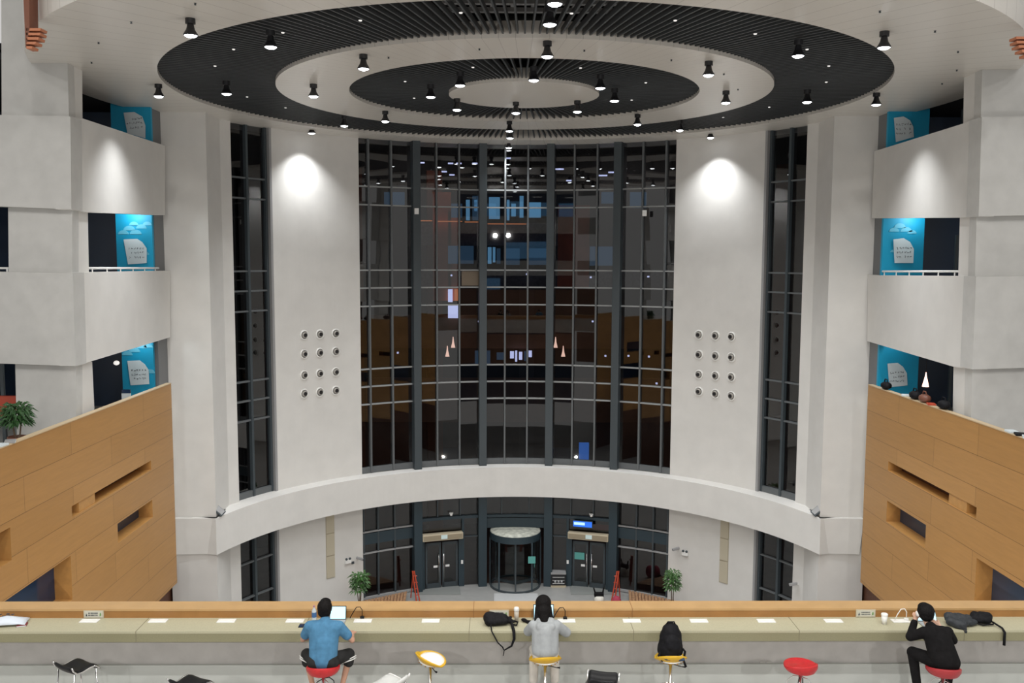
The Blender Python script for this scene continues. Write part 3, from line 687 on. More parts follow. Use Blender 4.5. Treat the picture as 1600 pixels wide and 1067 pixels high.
# added fill spots behind and above the viewer stand with the lights at the top
# ---- tiny recessed lights between the slats
tiny0 = None
for x, y, d in ((442, 52, 'outer slats, just right of the near left spotlight'), (336, 104, 'outer slats near the left tip, upper one'), (365, 78, 'outer slats between left tip and near left spotlight'), (353, 128, 'outer slats right above the leftmost spotlight'), (386, 152, 'outer slats right of the leftmost spotlight'),
        (446, 169, 'outer slats left of the white middle ring, far side'), (563, 33, 'outer slats, near side, far left of the service grid'), (720, 21, 'outer slats, near side, close left of the service grid'), (893, 22, 'outer slats, near side, right of the two top spotlights'), (1055, 33, 'outer slats, near side, right of centre'),
        (1180, 54, 'outer slats left of the near right spotlight'), (1261, 78, 'outer slats touching the near right spotlight'), (1295, 104, 'outer slats near the right tip, upper one'), (1291, 129, 'outer slats near the right tip, lower one'), (1202, 168, 'outer slats right of the white middle ring, far side'), (1130, 184, 'outer slats, far right, beneath the white middle ring'),
        (633, 128, 'inner slats near their left tip'), (739, 106, 'inner slats, near side, left of centre'), (907, 107, 'inner slats, near side, right of centre'), (1009, 130, 'inner slats near their right tip'), (647, 154, 'inner slats, lower left, beside a spotlight'), (987, 157, 'inner slats, lower right, beside a spotlight')):
    p = onZ(x, y, ZC+.04)
    if tiny0 is None:
        b = MB(); b.lathe([(0, 0), (.035, 0), (.045, .02), (0, .03)], seg=12); tiny0 = b.build('recessed_light', tinyglow); o = tiny0
    else: o = tiny0.copy(); COL.objects.link(o)
    o.location = p; tag(o, 'tiny white light in '+d, 'downlight', 'tiny lights between the slats')
sp0 = None
for x, y, d in ((205, 34, 'left of the big near left spotlight'), (154, 66, 'above the left white pier, upper one'), (143, 97, 'above the left top opening'), (305, 5, 'at the top picture edge, left'), (1375, 17, 'at the top picture edge, right'), (1461, 48, 'right of the big near right spotlight'), (1497, 80, 'above the right white pier, upper one'),
        (1495, 109, 'above the right white pier, lower one'), (1472, 130, 'above the right top opening'), (749, 76, 'on the middle ring, near side, left of the spotlight'), (913, 78, 'on the middle ring, near side, right of the spotlight'), (607, 89, 'on the middle ring right of its near left spotlight'), (1131, 115, 'on the middle ring beside its near right spotlight'),
        (1153, 139, 'on the middle ring above its far right spotlight'), (1049, 93, 'on the middle ring left of its near right spotlight')):
    if sp0 is None: sp0 = MB().lathe([(0, -.05), (.03, -.04), (.015, -.01), (.035, 0), (0, 0)], seg=8).build('sprinkler', frame_dark); o = sp0
    else: o = sp0.copy(); COL.objects.link(o)
    o.location = onZ(x, y, ZC); tag(o, 'small sprinkler head '+d, 'sprinkler', 'sprinklers on the white ceiling')

# ---- round air nozzles on the piers
def make_vent():
    t = thing('air_nozzle', (0, 0, 0), 'x', 'vent')
    MB().lathe([(.16, 0), (.225, .0), (.23, .03), (.215, .06), (.18, .07), (.16, .04), (.16, 0)], seg=28).build('collar', mat('nozzle_white', (.80, .79, .76), .35), t, smooth=True)
    MB().lathe([(.0, .012), (.165, .012), (.165, .008), (0, .008)], seg=24).build('recess_shade', blackmetal, t)  # black disc standing in for the shaded gap around the ball
    MB().lathe([(.135, .015), (.14, .06), (.12, .10), (.09, .125), (.085, .05), (0, .05)], seg=24).build('ball', mat('nozzle_ball', (.34, .32, .29), .4), t, smooth=True)
    MB().lathe([(.0, .118), (.088, .128), (.088, .1), (0, .1)], seg=18).build('nozzle_mouth', blackmetal, t)
    return t
v0 = make_vent(); first = True
for s, XS, YL, YR, nm in ((-1, (475, 499.5, 524.5), (523.5, 553, 586, 615), (521, 549, 581, 610), 'left'), (1, (1092, 1118, 1143), (523, 554, 585, 611.5), (526, 558, 589, 618.5), 'right')):
    for r, rn in enumerate(('top row', 'second row', 'third row', 'bottom row')):
        for c, cn in enumerate(('left column', 'middle column', 'right column')):
            y = YL[r]+(YR[r]-YL[r])*c/2; p = oncyl(XS[c], y, RW); a = math.atan2(p.x, p.y-YC)
            o = v0 if first else tree(v0); first = False
            o.location = p; o.rotation_euler = Matrix((Vector((cos(a), -sin(a), 0)), Vector((0, 0, 1)), Vector((-sin(a), -cos(a), 0)))).transposed().to_euler()
            o['label'] = 'round white air nozzle, %s, %s, on the %s pier' % (rn, cn, nm); o['category'] = 'vent'; o['group'] = 'air nozzles on the %s pier' % nm

# ---- floodlights on the beam corners
for s, x, y in ((-1, 343, 800), (1, 1276, 800)):
    p = onZ(x, 806, ZBT+.0); t = thing('floodlight', p, 'small dark floodlight on the ledge at the %s end of the curved beam' % ('left' if s < 0 else 'right'), 'floodlight', 'floodlights on the beam')
    M = Matrix.Rotation(-s*.7, 3, 'Y') @ Matrix.Rotation(.4, 3, 'X')
    MB().obox((0, 0, .2), (.42, .34, .07), M).build('head', frame_dark, t, bevel=.01)
    e = M @ Vector((0, 0, .05)); MB().obox(Vector((0, 0, .2))+e, (.34, .26, .02), M).build('lens', frame_grey, t)
    MB().tube([(s*.12, 0, 0), (s*.12, 0, .18)], .03, 6).build('bracket', blackmetal, t)

# ---- beige wall strips below the beam
for s, px, y0, y1, nm in ((-1, 517, 806, 903, 'left'), (1, 1130, 813, 911, 'right')):
    p = oncyl(px, y1, RW-.02); a = math.degrees(math.atan2(p.x, p.y-YC)); zb = p.z; H = ZBB-zb; t = thing('wall_light_panel', (0, 0, 0), 'tall beige three-part wall panel below the %s side of the beam' % nm, 'wall panel', 'beige wall panels')
    for k in range(3):
        z = zb+H*k/3; MB().obox(P(a, RW-.02, z+H/6), (.42, .05, H/3-.06), Matrix.Rotation(-rad(a), 3, 'Z')).build('segment', beige_panel, t)
    MB().obox(P(a, RW, zb+H/2), (.46, .03, H), Matrix.Rotation(-rad(a), 3, 'Z')).build('backing', mat('panel_back', (.42, .37, .28), .6), t)

# ---- cameras, twin emergency lamps, small boxes on the lower wall
def wallspot(x, y, R=RW): p = oncyl(x, y, R); return p, math.atan2(p.x, p.y-YC)
def cctv(x, y, s, label):
    p, a = wallspot(x, y); t = thing('security_camera', p, label, 'camera'); M = Matrix.Rotation(-a, 3, 'Z')
    MB().obox(M @ Vector((0, -.12, 0)), (.05, .24, .05), M).build('arm', white_pl, t)
    M2 = M @ Matrix.Rotation(s*.9, 3, 'Z') @ Matrix.Rotation(.3, 3, 'X'); MB().obox(M @ Vector((0, -.28, .06)), (.11, .34, .11), M2).build('body', frame_grey, t, bevel=.015)
    e = M @ Vector((0, -.28, .06))+M2 @ Vector((0, -.175, 0)); MB().obox(e, (.08, .02, .08), M2).build('lens', blackmetal, t)
cctv(558, 872, 1, 'grey security camera on the wall left of the glazed entrance'); cctv(1060, 857, -1, 'grey security camera on the wall right of the glazed entrance')
cctv(1247, 913, -1, 'small security camera on the wall beside the far right lower window')
def emergency(x, y, label):
    p, a = wallspot(x, y); t = thing('emergency_light', p, label, 'emergency light'); M = Matrix.Rotation(-a, 3, 'Z')
    MB().obox(M @ Vector((0, -.05, 0)), (.32, .1, .17), M).build('box', white_pl, t, bevel=.01)
    for k in (-1, 1): MB().ball(M @ Vector((k*.09, -.08, .14)), .06, sub=2).build('lamp_head', frame_dark, t, smooth=True)
emergency(543, 877, 'white twin emergency light left of the entrance, beside a camera'); emergency(1071, 865, 'white twin emergency light right of the entrance, beside a camera')
for x, y, l in ((448, 884, 'upper small grey sensor on the lower left wall'),):
    pass
p, a = wallspot(551, 879); tag(MB().obox(p, (.14, .06, .12), Matrix.Rotation(-a, 3, 'Z')).build('junction_box', frame_dark), 'small dark junction box between emergency light and camera, left of entrance', 'junction box')
p, a = wallspot(1271, 933, RW); M = Matrix.Rotation(-a, 3, 'Z')
t = thing('valve_assembly', p, 'small pipe valve on the wall by the right column foot', 'valve')
MB().tube([M @ Vector((-.12, -.05, .3)), M @ Vector((-.05, -.1, .1)), M @ Vector((.1, -.1, -.05)), M @ Vector((.08, -.05, -.25))], .03, 8).build('pipe', chrome, t, smooth=True)
MB().lathe([(.1, 0), (.12, .02), (.1, .04), (.08, .02), (.1, 0)], c=M @ Vector((.05, -.14, 0)), seg=16, axis=M @ Vector((0, -1, 0))).build('wheel', frame_dark, t)

# ---- potted plants
def plant(loc, label, h, spread, n, mt, trunk, group=None, scale=1.0, rnd=1):
    random.seed(rnd)
    t = thing('potted_plant', loc, label, 'plant', group)
    MB().lathe([(0, 0), (.17*scale, 0), (.23*scale, .34*scale), (.25*scale, .36*scale), (.25*scale, .4*scale), (.21*scale, .4*scale), (.2*scale, .36*scale), (0, .36*scale)], seg=20).build('pot', potm, t)
    b = MB(); z0 = .36*scale
    for k in range(trunk): a = k*2*PI/max(1, trunk); b.tube([(.04*cos(a), .04*sin(a), z0), (.07*cos(a+.8), .07*sin(a+.8), h*.35), (.16*cos(a+1), .16*sin(a+1), h*.8)], [.03, .024, .012], 6)
    b.build('stem', bark, t)
    b = MB()
    for k in range(n):
        a = random.random()*2*PI; el = random.uniform(-.35, 1.0); r = spread*random.uniform(.15, .75); zc = h*random.uniform(.55, .95)
        base = Vector((r*cos(a)*.8, r*sin(a)*.8, zc)); L = random.uniform(.16, .30)*scale; w = L*.17
        d = Vector((cos(a)*cos(el), sin(a)*cos(el), sin(el))); sd = d.cross(Vector((0, 0, 1))).normalized()*w; drop = Vector((0, 0, -L*.45))
        q = [base, base+d*L*.4+sd, base+d*L+drop, base+d*L*.4-sd]
        v = [b.b.verts.new(x) for x in q]; mid = b.b.verts.new(base+d*L*.5+Vector((0, 0, .02)))
        for i in range(4): b.b.faces.new((v[i], v[(i+1) % 4], mid))
    b.build('foliage', mt, t); return t
plant(onZ(562, 957, ZF+.31), 'leafy potted plant left of the glazed entrance, against the white wall', 1.9, .55, 420, leafm, 3, 'entrance plants', 1.0, 3)
plant(onZ(1050, 954, ZF+.31), 'slim-trunked potted plant right of the glazed entrance', 1.95, .5, 380, leafm, 2, 'entrance plants', .95, 5)
pp = onY(22, 676, 27.6)
plant((onY(27, 676, 25.2).x, 25.2, -5.45), 'potted plant behind the left wooden parapet at the picture edge', 1.35, .5, 420, leafm2, 2, None, 1.05, 9)
# ---- lobby floor objects
b = MB(); p0 = onZ(655, 943, ZF); p1 = onZ(960, 915, ZF)
tag(MB().prism([onZ(772, 942, ZF+.01), onZ(842, 942, ZF+.01), onZ(840, 927, ZF+.01), onZ(772, 927, ZF+.01)], (0, 0, .01)).build('entrance_mat', tilelight), 'pale grey mat on the floor in front of the revolving door', 'mat')
for q, l in ((((655, 929), (720, 929), (718, 914), (657, 914)), 'left'), (((892, 929), (958, 929), (953, 914), (890, 914)), 'right')):
    tag(MB().prism([onZ(x, y, ZF+.006) for x, y in q], (0, 0, .012)).build('entrance_mat', mat('dark_mat', (.20, .21, .20), .8)), 'dark grey floor mat in front of the %s glass doors' % l, 'mat')
for s, pts, l in ((-1, [(556, 950), (634, 933), (630, 958), (556, 968)], 'left'), (1, [(984, 931), (1062, 949), (1062, 968), (986, 960)], 'right')):
    t = thing('slatted_bench', (0, 0, 0), 'low brown slatted platform by the %s entrance glazing' % l, 'platform', 'brown platforms')
    base = [onZ(x, y, ZF+.02) for x, y in pts]; MB().prism(base, (0, 0, .22)).build('base', potm, t)
    b = MB()
    for k in range(16):
        f = k/15; a = base[0].lerp(base[1], f); c = base[3].lerp(base[2], f); dr = (base[1]-base[0]).normalized()*.07
        b.prism([a-dr, a+dr, c+dr, c-dr], (0, 0, .05))
    o = b.build('slats', brownstrip, t); o.location.z = .24
for s, x, y, l in ((-1, 644, 940, 'left'), (1, 967, 940, 'right')):
    p = onZ(x, 938, ZF); t = thing('folding_easel', p, 'red wooden folding easel by the %s end of the doors' % l, 'easel', 'red easels')
    for k in (0, 1):
        MB().tube([(s*-.22+k*.16*-s, -.15, 0), (s*.02*-1+k*.08*-s, .05, 1.45)], .035, 6).build('leg', redpaint, t)
    for z in (.3, .6, .9, 1.2): MB().tube([(s*-.2+.16*0-s*-.12*z, -.12+.13*z, z), (s*-.2-s*.14-s*-.08*z, -.12+.13*z, z)], .025, 6).build('rung', redpaint, t)
    MB().tube([(s*.1, .35, 0), (-s*.06, .06, 1.42)], .03, 6).build('rear_leg', redpaint, t)
p = onZ(872, 915, ZF); t = thing('glass_cabinet', p, 'small dark display cabinet standing right of the revolving door', 'cabinet')
MB().box(-.38, -.25, 0, .38, .25, .1).build('plinth', beige_metal, t); MB().box(-.38, -.25, .1, .38, .25, .68).build('body', blackmetal, t, bevel=.01)
MB().box(-.38, -.27, .68, .38, .25, .76).build('top', frame_grey, t)
for z in (.2, .36, .52): MB().box(-.3, -.275, z, .3, -.26, z+.03).build('shelf_edge', chrome, t)
for k in range(3): MB().ball((-.16+.16*k, -.28, .30), .06).build('ornament', frame_grey, t)
p = onZ(936, 945, ZF); t = thing('tote_bag', p, 'white and black bag standing on the lobby floor', 'bag')
MB().lathe([(0, 0), (.24, .02), (.25, .3), (.2, .45), (0, .46)], seg=14).build('body', mat('offwhite', (.6, .58, .52), .7), t, smooth=True)
MB().box(-.24, -.1, .40, .22, .12, .62).build('black_flap', blackcloth, t, bevel=.05)
for k in (-1, 1): MB().tube([(k*.16, 0, .5), (k*.24-.03, 0, .85)], [.05, .03], 6).build('handle', blackcloth, t)
p = onZ(963, 952, ZF); t = thing('rucksack', p, 'red and black bag on the floor by the red easel', 'bag')
MB().ball((0, 0, .34), .24, .2, .34).build('body', mat('crimson_cloth', (.30, .03, .06), .8), t, smooth=True); MB().ball((.05, -.08, .12), .27, .16, .14).build('base', blackcloth, t, smooth=True)
# signs and screens of the entrance
p = P(16.4+1.4, RG-.3, -13.25); Mz = Matrix.Rotation(-rad(15.6), 3, 'Z')
t = thing('display_sign', P(14.8, RG-.35, -13.22), 'bright blue lit display sign above the right door curtain', 'sign')
MB().obox((0, 0, 0), (1.0, .07, .34), Mz).build('housing', frame_blue, t); MB().obox(Mz @ Vector((0, -.04, 0)), (.94, .02, .28), Mz).build('screen', bluescreen, t)
MB().obox(Mz @ Vector((-.16, -.055, .02)), (.55, .01, .13), Mz).build('lettering', screen, t)
t = thing('red_banner', P(18.3, RG+.25, -13.5), 'dim red banner behind the glass right of the blue sign', 'banner'); MB().obox((0, 0, 0), (.8, .03, .3), Mz).build('cloth', mat('banner_red', (.35, .03, .02), .7), t)
t = thing('notice_sheet', P(13.8, RG-.12, -14.95), 'teal notice sheet on the right glass door leaf', 'notice'); MB().obox((.05, 0, 0), (.5, .01, .36), Mz).build('sheet', cyanpaper, t)
for x, y, z_, l in ((705, 804, 0, 'left'), (924, 806, 0, 'right')):
    p = oncyl(x, y, RG-.25); t = thing('dome_camera', p, 'small white camera above the %s entrance doors' % l, 'camera', 'entrance cameras')
    MB().ball((0, 0, 0), .07).build('dome', white_pl, t, smooth=True); MB().box(-.09, -.03, .04, .09, .2, .08).build('bracket', white_pl, t)
for x, y, l in ((722, 878, 'right of the left doors'), (887, 878, 'left of the right doors'), (759, 879, 'left of the revolving door'), (852, 846, 'high on the right of the revolving door'), (759, 846, 'high on the left of the revolving door')):
    p = oncyl(x, y, RG-.3); tag(MB().box(p.x-.05, p.y-.02, p.z-.09, p.x+.05, p.y+.02, p.z+.09).build('wall_switch', white_pl), 'small white button plate '+l, 'switch')
for x, y, w, l in ((651, 330, .2, 'left'), (1007, 333, .2, 'right')):
    p = oncyl(x, y, RG-.5); tag(MB().box(p.x-w/2, p.y-.02, p.z-.14, p.x+w/2, p.y+.02, p.z+.14).build('access_point', white_pl), 'small white box on the %s part of the tall window frame' % l, 'wireless box')
A = P(-9.6-2.5, RG-.03, 0); p = oncyl(735, 435, RG-.03); M = Matrix.Rotation(-math.atan2(p.x, p.y-YC), 3, 'Z')
tag(MB().obox(p, (.88, .03, .72), M).build('blind_pane', mat('tan_pane', (.17, .13, .09), .6)), 'tan opaque pane in the tall window, left of centre', 'pane')
# wooden cabinet top at the foot of the left lower window
p = onY(355, 945, 37); t = thing('notice_lectern', onY(372, 948, 36.6), 'dark-framed slanted board before the left lower window', 'board')
t.location.z = -14.6-1.2
MB().prism([(-.45, 0, -.8), (.5, 0, -.8), (.5, .1, .75), (-.45, .1, .15)], (0, .06, 0)).build('panel', potm, t); MB().tube([(-.47, 0, .15), (.52, .06, .78)], .05, 6).build('top_frame', frame_dark, t); MB().tube([(-.47, 0, .35), (-.47, 0, -.8)], .05, 6).build('side_post', blackmetal, t)

# ---- things on the side parapets
def zpar(x, y): s = -12.9 if x < 800 else 12.9; return onplane(x, y, (s, 0), (s, 40))
random.seed(4)
def parapet_item(kind, x, y, label, m):
    p = zpar(x, y); s = -1 if x < 800 else 1; q = Vector((p.x+s*.1, p.y, -4.63))
    if kind == 'book':
        t = thing('book', q, label, 'book', rotz=random.uniform(-.5, .5)); MB().box(-.12, -.17, 0, .12, .17, .05).build('cover', m, t, bevel=.005); MB().box(-.115, -.165, .01, .126, .165, .04).build('pages', paper, t)
    if kind == 'bag':
        t = thing('handbag', q, label, 'bag'); MB().ball((0, 0, .14), .18, .28, .14).build('body', m, t, smooth=True); MB().tube([(0, -.15, .2), (0, -.05, .36), (0, .1, .36), (0, .18, .2)], .02, 6).build('handle', m, t)
parapet_item('bag', 1380, 610, 'dark handbag with a loop handle on the far end of the right parapet', blackbag)
parapet_item('bag', 1425, 622, 'dark bag on the right parapet below the hanging lamp', blackbag)
parapet_item('bag', 1440, 627, 'brown bag on the right parapet beside the dark bag', potm)
parapet_item('book', 1450, 631, 'red book on the right parapet under the dark opening', redpaint)
parapet_item('bag', 1470, 634, 'black bag on the right parapet nearest to the white pier', blackbag)
parapet_item('book', 1410, 618, 'white book on the right parapet under the paper sheet', paper)
parapet_item('book', 1575, 672, 'open white papers on the right parapet before the white pier', paper)
parapet_item('book', 1588, 676, 'dark book on the right parapet at the picture edge', blackbag)
parapet_item('book', 1600, 681, 'pale book on the right parapet cut by the picture edge', paper)
parapet_item('book', 6, 690, 'white papers on the left parapet at the picture edge', paper)
parapet_item('book', 22, 686, 'grey book on the left parapet near the plant', frame_grey)
p = onY(1446, 604, 31); t = thing('pendant_lamp', p, 'lit cone pendant lamp in the opening above the right parapet', 'lamp')
MB().lathe([(.01, .5), (.03, .35), (.11, 0), (0, .02)], seg=16).build('shade', warmglow, t); MB().tube([(0, 0, .5), (0, 0, 1.4)], .01, 6).build('cord', blackmetal, t)
p = onY(182, 567, 30.5); tag(MB().ball(p, .1, .1, .08).build('globe_lamp', tinyglow, smooth=True), 'small glowing lamp in the opening above the left parapet', 'lamp')
t = thing('lounge_chair', onY(12, 618, 28.0)+Vector((0, 0, -1.0)), 'red chair back behind the plant on the left gallery', 'chair')
MB().box(-.3, -.05, .5, .3, .05, 1.0).build('backrest', redpaint, t, bevel=.04); MB().box(-.3, -.5, .4, .3, .05, .5).build('seat', redpaint, t, bevel=.03)
t = thing('side_sign', onY(197, 620, 30.2), 'small white framed sign standing before the left blue wall', 'sign'); MB().box(-.15, 0, -.12, .15, .03, .12).build('board', paper, t); MB().box(-.13, -.01, .12, .15, .04, .25).build('header', navy, t)

# ================================================================== COUNTER
ZT = -5.09; YE = 12.0; YB = 12.47
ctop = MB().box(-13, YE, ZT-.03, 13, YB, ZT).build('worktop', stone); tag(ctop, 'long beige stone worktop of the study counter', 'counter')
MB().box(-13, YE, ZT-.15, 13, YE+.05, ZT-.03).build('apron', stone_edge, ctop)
for x, y in ((212, 985), (472, 985), (733, 984), (990, 985), (1249, 985), (1507, 985)):
    X = onY(x, y, YE).x; MB().box(X-.004, YE-.003, ZT-.15, X+.004, YB, ZT+.002).build('joint', mat('joint_dark', (.2, .18, .12), .8), ctop)
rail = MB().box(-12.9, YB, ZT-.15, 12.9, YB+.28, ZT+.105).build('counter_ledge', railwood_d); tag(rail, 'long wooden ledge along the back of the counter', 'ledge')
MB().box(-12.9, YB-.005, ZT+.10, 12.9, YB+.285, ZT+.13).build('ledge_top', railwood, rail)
for x in (740, 988): X = onY(x, 950, YB).x; MB().box(X-.004, YB-.007, ZT, X+.004, YB+.28, ZT+.131).build('joint', mat('joint_dark2', (.25, .12, .04), .8), rail)
MB().box(-13, YB-.02, ZG, 13, YB+.25, ZT-.15).build('wall_counter', concrete, kind='structure')
MB().box(-13, YB-.06, ZG, 13, YB-.02, ZG+.30).build('baseboard_counter', mat('base_board', (.54, .56, .53), .6), kind='structure')
# socket plates
descr = {28: 'farthest left, under the papers', 140: 'in front of the leftmost sign', 247: 'second from the left sign', 354: 'between the left sign and the man in blue', 461: 'left of the man in blue', 567: 'right of the laptop, with a charger plugged in',
 673: 'right of the man in blue, above the yellow stool', 885: 'right of the person in grey hoodie', 987: 'left of the backpack stool', 1092: 'right of the backpack stool', 1197: 'above and left of the empty red stool', 1302: 'left of the right sign', 1407: 'left of the person in black, with a charger'}
sk0 = None
for x, d in descr.items():
    p = onZ(x, 970.5, ZT)
    if sk0 is None:
        sk0 = thing('socket_plate', p, 'x', 'socket'); MB().box(-.125, -.06, 0, .125, .06, .012).build('plate', white_pl, sk0, bevel=.004)
        MB().box(-.09, -.04, .012, .09, .04, .017).build('flap', mat('flap_white', (.85, .85, .82), .3), sk0); o = sk0
    else: o = tree(sk0)
    o.location = p; o['label'] = 'white socket plate on the counter, '+d; o['category'] = 'socket'; o['group'] = 'socket plates along the counter'
# small signs on the ledge front
for x, d in ((147, 'near the left end of the counter'), (780, 'behind the black bag at the centre'), (1352, 'left of the paper cup at the right')):
    X = onY(x, 960, YB).x; t = thing('ledge_sign', (X, YB-.012, ZT+.055), 'small framed paper sign on the ledge '+d, 'sign', 'paper signs on the ledge')
    MB().box(-.14, -.004, -.05, .14, .01, .06).build('frame', beige_panel, t); MB().box(-.125, -.008, -.04, .125, 0, .05).build('sheet', mat('sign_paper', (.55, .54, .46), .7), t)
    b = MB(); random.seed(x)
    for r in range(2):
        for c in range(8): b.box(-.07+c*.017, -.011, .015-r*.03, -.07+c*.017+random.uniform(.007, .013), -.009, .03-r*.03)
    b.build('lettering', ink, t)
    MB().prism([(-.11, -.011, -.02), (-.085, -.011, -.02), (-.0975, -.011, .02)], (0, .002, 0)).build('warning_mark', ink, t)
    MB().prism([(.085, -.011, -.02), (.11, -.011, -.01), (.105, -.011, .03), (.09, -.011, .02)], (0, .002, 0)).build('emblem', mat('sign_green', (.15, .3, .1), .6), t)
X = onY(1191, 1052, YB-.03).x
for dx, l in ((0, 'left'), (.09, 'right')):
    tag(MB().box(X+dx-.035, YB-.03, -5.80, X+dx+.035, YB-.018, -5.73).build('wall_socket', mat('socket_grey', (.5, .49, .46), .6)), 'pale wall socket under the counter, %s of a pair' % l, 'socket')

# ================================================================== STOOLS
def chrome_post(t, z, lever=True):
    MB().lathe([(0, 0), (.2, 0), (.2, .012), (.05, .03), (.03, .05), (.03, .3), (.022, .3), (.022, z), (0, z)], seg=28).build('pedestal', chrome, t, smooth=True)
    MB().lathe([(.13, .3), (.14, .31), (.13, .32), (.12, .31), (.13, .3)], c=(0, .05, 0), seg=24).build('footrest', chrome, t)
    if lever: MB().tube([(0, 0, z-.03), (.14, -.05, z-.05), (.19, -.06, z-.05)], [.006, .006, .014], 8).build('lever', black_pl, t)
def red_stool(loc, rotz, label, m):
    t = thing('bar_stool', loc, label, 'stool', rotz=rotz); z = .70
    b = MB(); n = 40; prof = [(0, -.0), (.13, .0), (.185, .03), (.205, .08)]; rings = []
    for k in range(n):
        a = 2*PI*k/n; bk = max(0, -sin(a))**1.0; h = .085+.055*bk
        col = [(.0, 0), (.13, 0), (.19, .02), (.215, h*.6), (.215, h), (.19, h+.006), (.17, .085), (.0, .085)]
        rings.append([b.b.verts.new((r*cos(a), r*sin(a), z+zz)) for r, zz in col[1:-1]])
    for k in range(n):
        A, B2 = rings[k], rings[(k+1) % n]
        for i in range(len(A)-1): b.b.faces.new((A[i], B2[i], B2[i+1], A[i+1]))
    b.b.faces.new([r[-1] for r in rings]); b.b.faces.new([r[0] for r in reversed(rings)])
    b.build('seat', m, t, smooth=True, bevel=.006)
    MB().lathe([(0, 0), (.2, 0), (.2, .012), (.04, .03), (.025, .05), (.025, z), (0, z)], seg=24).build('pedestal', chrome, t, smooth=True)
    for k in range(4):
        a = PI/4+k*PI/2; MB().tube([(.02*cos(a), .02*sin(a), z-.08), (.09*cos(a), .09*sin(a), z-.09), (.16*cos(a), .16*sin(a), z-.16), (.19*cos(a), .19*sin(a), z-.4)], .007, 6).build('spoke', chrome if k % 2 else blackmetal, t)
    return t
def yellow_stool(loc, rotz, label, tilt=None):
    t = thing('bar_stool', loc, label, 'stool', rotz=rotz); z = .68
    b = MB(); n = 36; m_ = 7; g = []
    for i in range(m_+1):
        f = i/m_; row = []
        for k in range(n):
            a = 2*PI*k/n; r = .20*f; bk = max(0, -sin(a)); row.append(b.b.verts.new((r*cos(a)*1.08, r*sin(a), z+.005+.055*f**2+.11*bk*f**3)))
        g.append(row)
    for i in range(m_):
        for k in range(n): b.b.faces.new((g[i][k], g[i][(k+1) % n], g[i+1][(k+1) % n], g[i+1][k]))
    b.build('shell', yellow_pl, t, smooth=True, solid=.018)
    MB().lathe([(0, .075), (.12, .075), (.17, .06), (.175, .045), (.12, .03), (0, .025)], c=(0, .02, z), seg=30).build('cushion', white_seat, t, smooth=True)
    b = MB()
    for k in range(7): a = PI+.5+k*.36; b.ball((.17*cos(a), .158*sin(a), z+.04), .009, sub=1)
    b.build('perforations', mat('perf_dark', (.35, .17, .01), .6), t)
    if tilt:
        for ch in t.children:
            Rm = Matrix.Rotation(tilt[0], 4, 'X') @ Matrix.Rotation(tilt[1], 4, 'Y'); ch.matrix_local = Matrix.Translation((0, 0, z)) @ Rm @ Matrix.Translation((0, 0, -z))
    chrome_post(t, z+.01); return t
def wave_stool(loc, rotz, label, m, rim, seatname='seat'):
    t = thing('bar_stool', loc, label, 'stool', rotz=rotz); z = .72
    prof = [(-.19, .11), (-.17, .06), (-.12, .01), (-.05, 0), (.06, .02), (.13, .025), (.18, -.01), (.2, -.04)]
    b = MB(); rows = []
    for y, h in prof: rows.append([b.b.verts.new((x, y, z+h-.02*(1-(x/.19)**2))) for x in (-.19, -.1, 0, .1, .19)])
    for r, q in zip(rows, rows[1:]):
        for k in range(4): b.b.faces.new((r[k], r[k+1], q[k+1], q[k]))
    b.build('seat', m, t, smooth=True, solid=.045, sub=1)
    for k in (-1, 1): MB().tube([(k*.2, y, z+h-.006) for y, h in prof], .011, 8).build('side_rail', rim, t, smooth=True)
    for kx in (-1, 1):
        for ky, yy, zz in ((-1, -.14, z), (1, .16, z)): MB().tube([(kx*.17, yy, zz-.01), (kx*.185, ky*.2, .0)], .011, 8).build('leg', chrome, t, smooth=True)
    for ky in (-1, 1): MB().tube([(-.18, ky*.19, .25), (.18, ky*.19, .25)], .009, 8).build('footrest', chrome, t)
    return t
def seat_at(x, y, z): p = onZ(x, y, z); return Vector((p.x, p.y, ZG))
wave_stool(seat_at(119, 1040, ZG+.74), -.55, 'black wavy leather stool with chrome frame, farthest left', black_pl, chrome)
wave_stool(seat_at(298, 1066, ZG+.74), -.5, 'black wavy leather stool cut by the lower edge, between left stools and man', black_pl, chrome)
wave_stool(seat_at(606, 1066, ZG+.74), 1.0, 'white wavy stool cut by the lower edge, right of the man', clear_pl, white_pl)
wave_stool(seat_at(940, 1068, ZG+.74), 2.9, 'black wavy stool cut by the lower edge, right of the person in grey', black_pl, chrome)
yellow_stool(seat_at(672, 1032, ZG+.72), -.75, 'empty yellow stool with white cushion right of the man in blue', (.0, .17))
yellow_stool(seat_at(852, 1032, ZG+.72), 0.1, 'yellow stool under the person in grey hoodie')
yellow_stool(seat_at(1048, 1030, ZG+.72), 0.0, 'yellow stool with a black backpack on it')
red_stool(seat_at(1251, 1041, ZG+.76), .25, 'empty bright red round stool at the right', red_seat)
MAN = seat_at(505, 1044, ZG+.76); red_stool(MAN, 0, 'bright red round stool under the man in blue shirt', red_seat)
PB = seat_at(1474, 1046, ZG+.76); red_stool(PB, -.15, 'dull red round stool under the person in black', dark_red_seat)
GIRL = seat_at(852, 1034, ZG+.74)

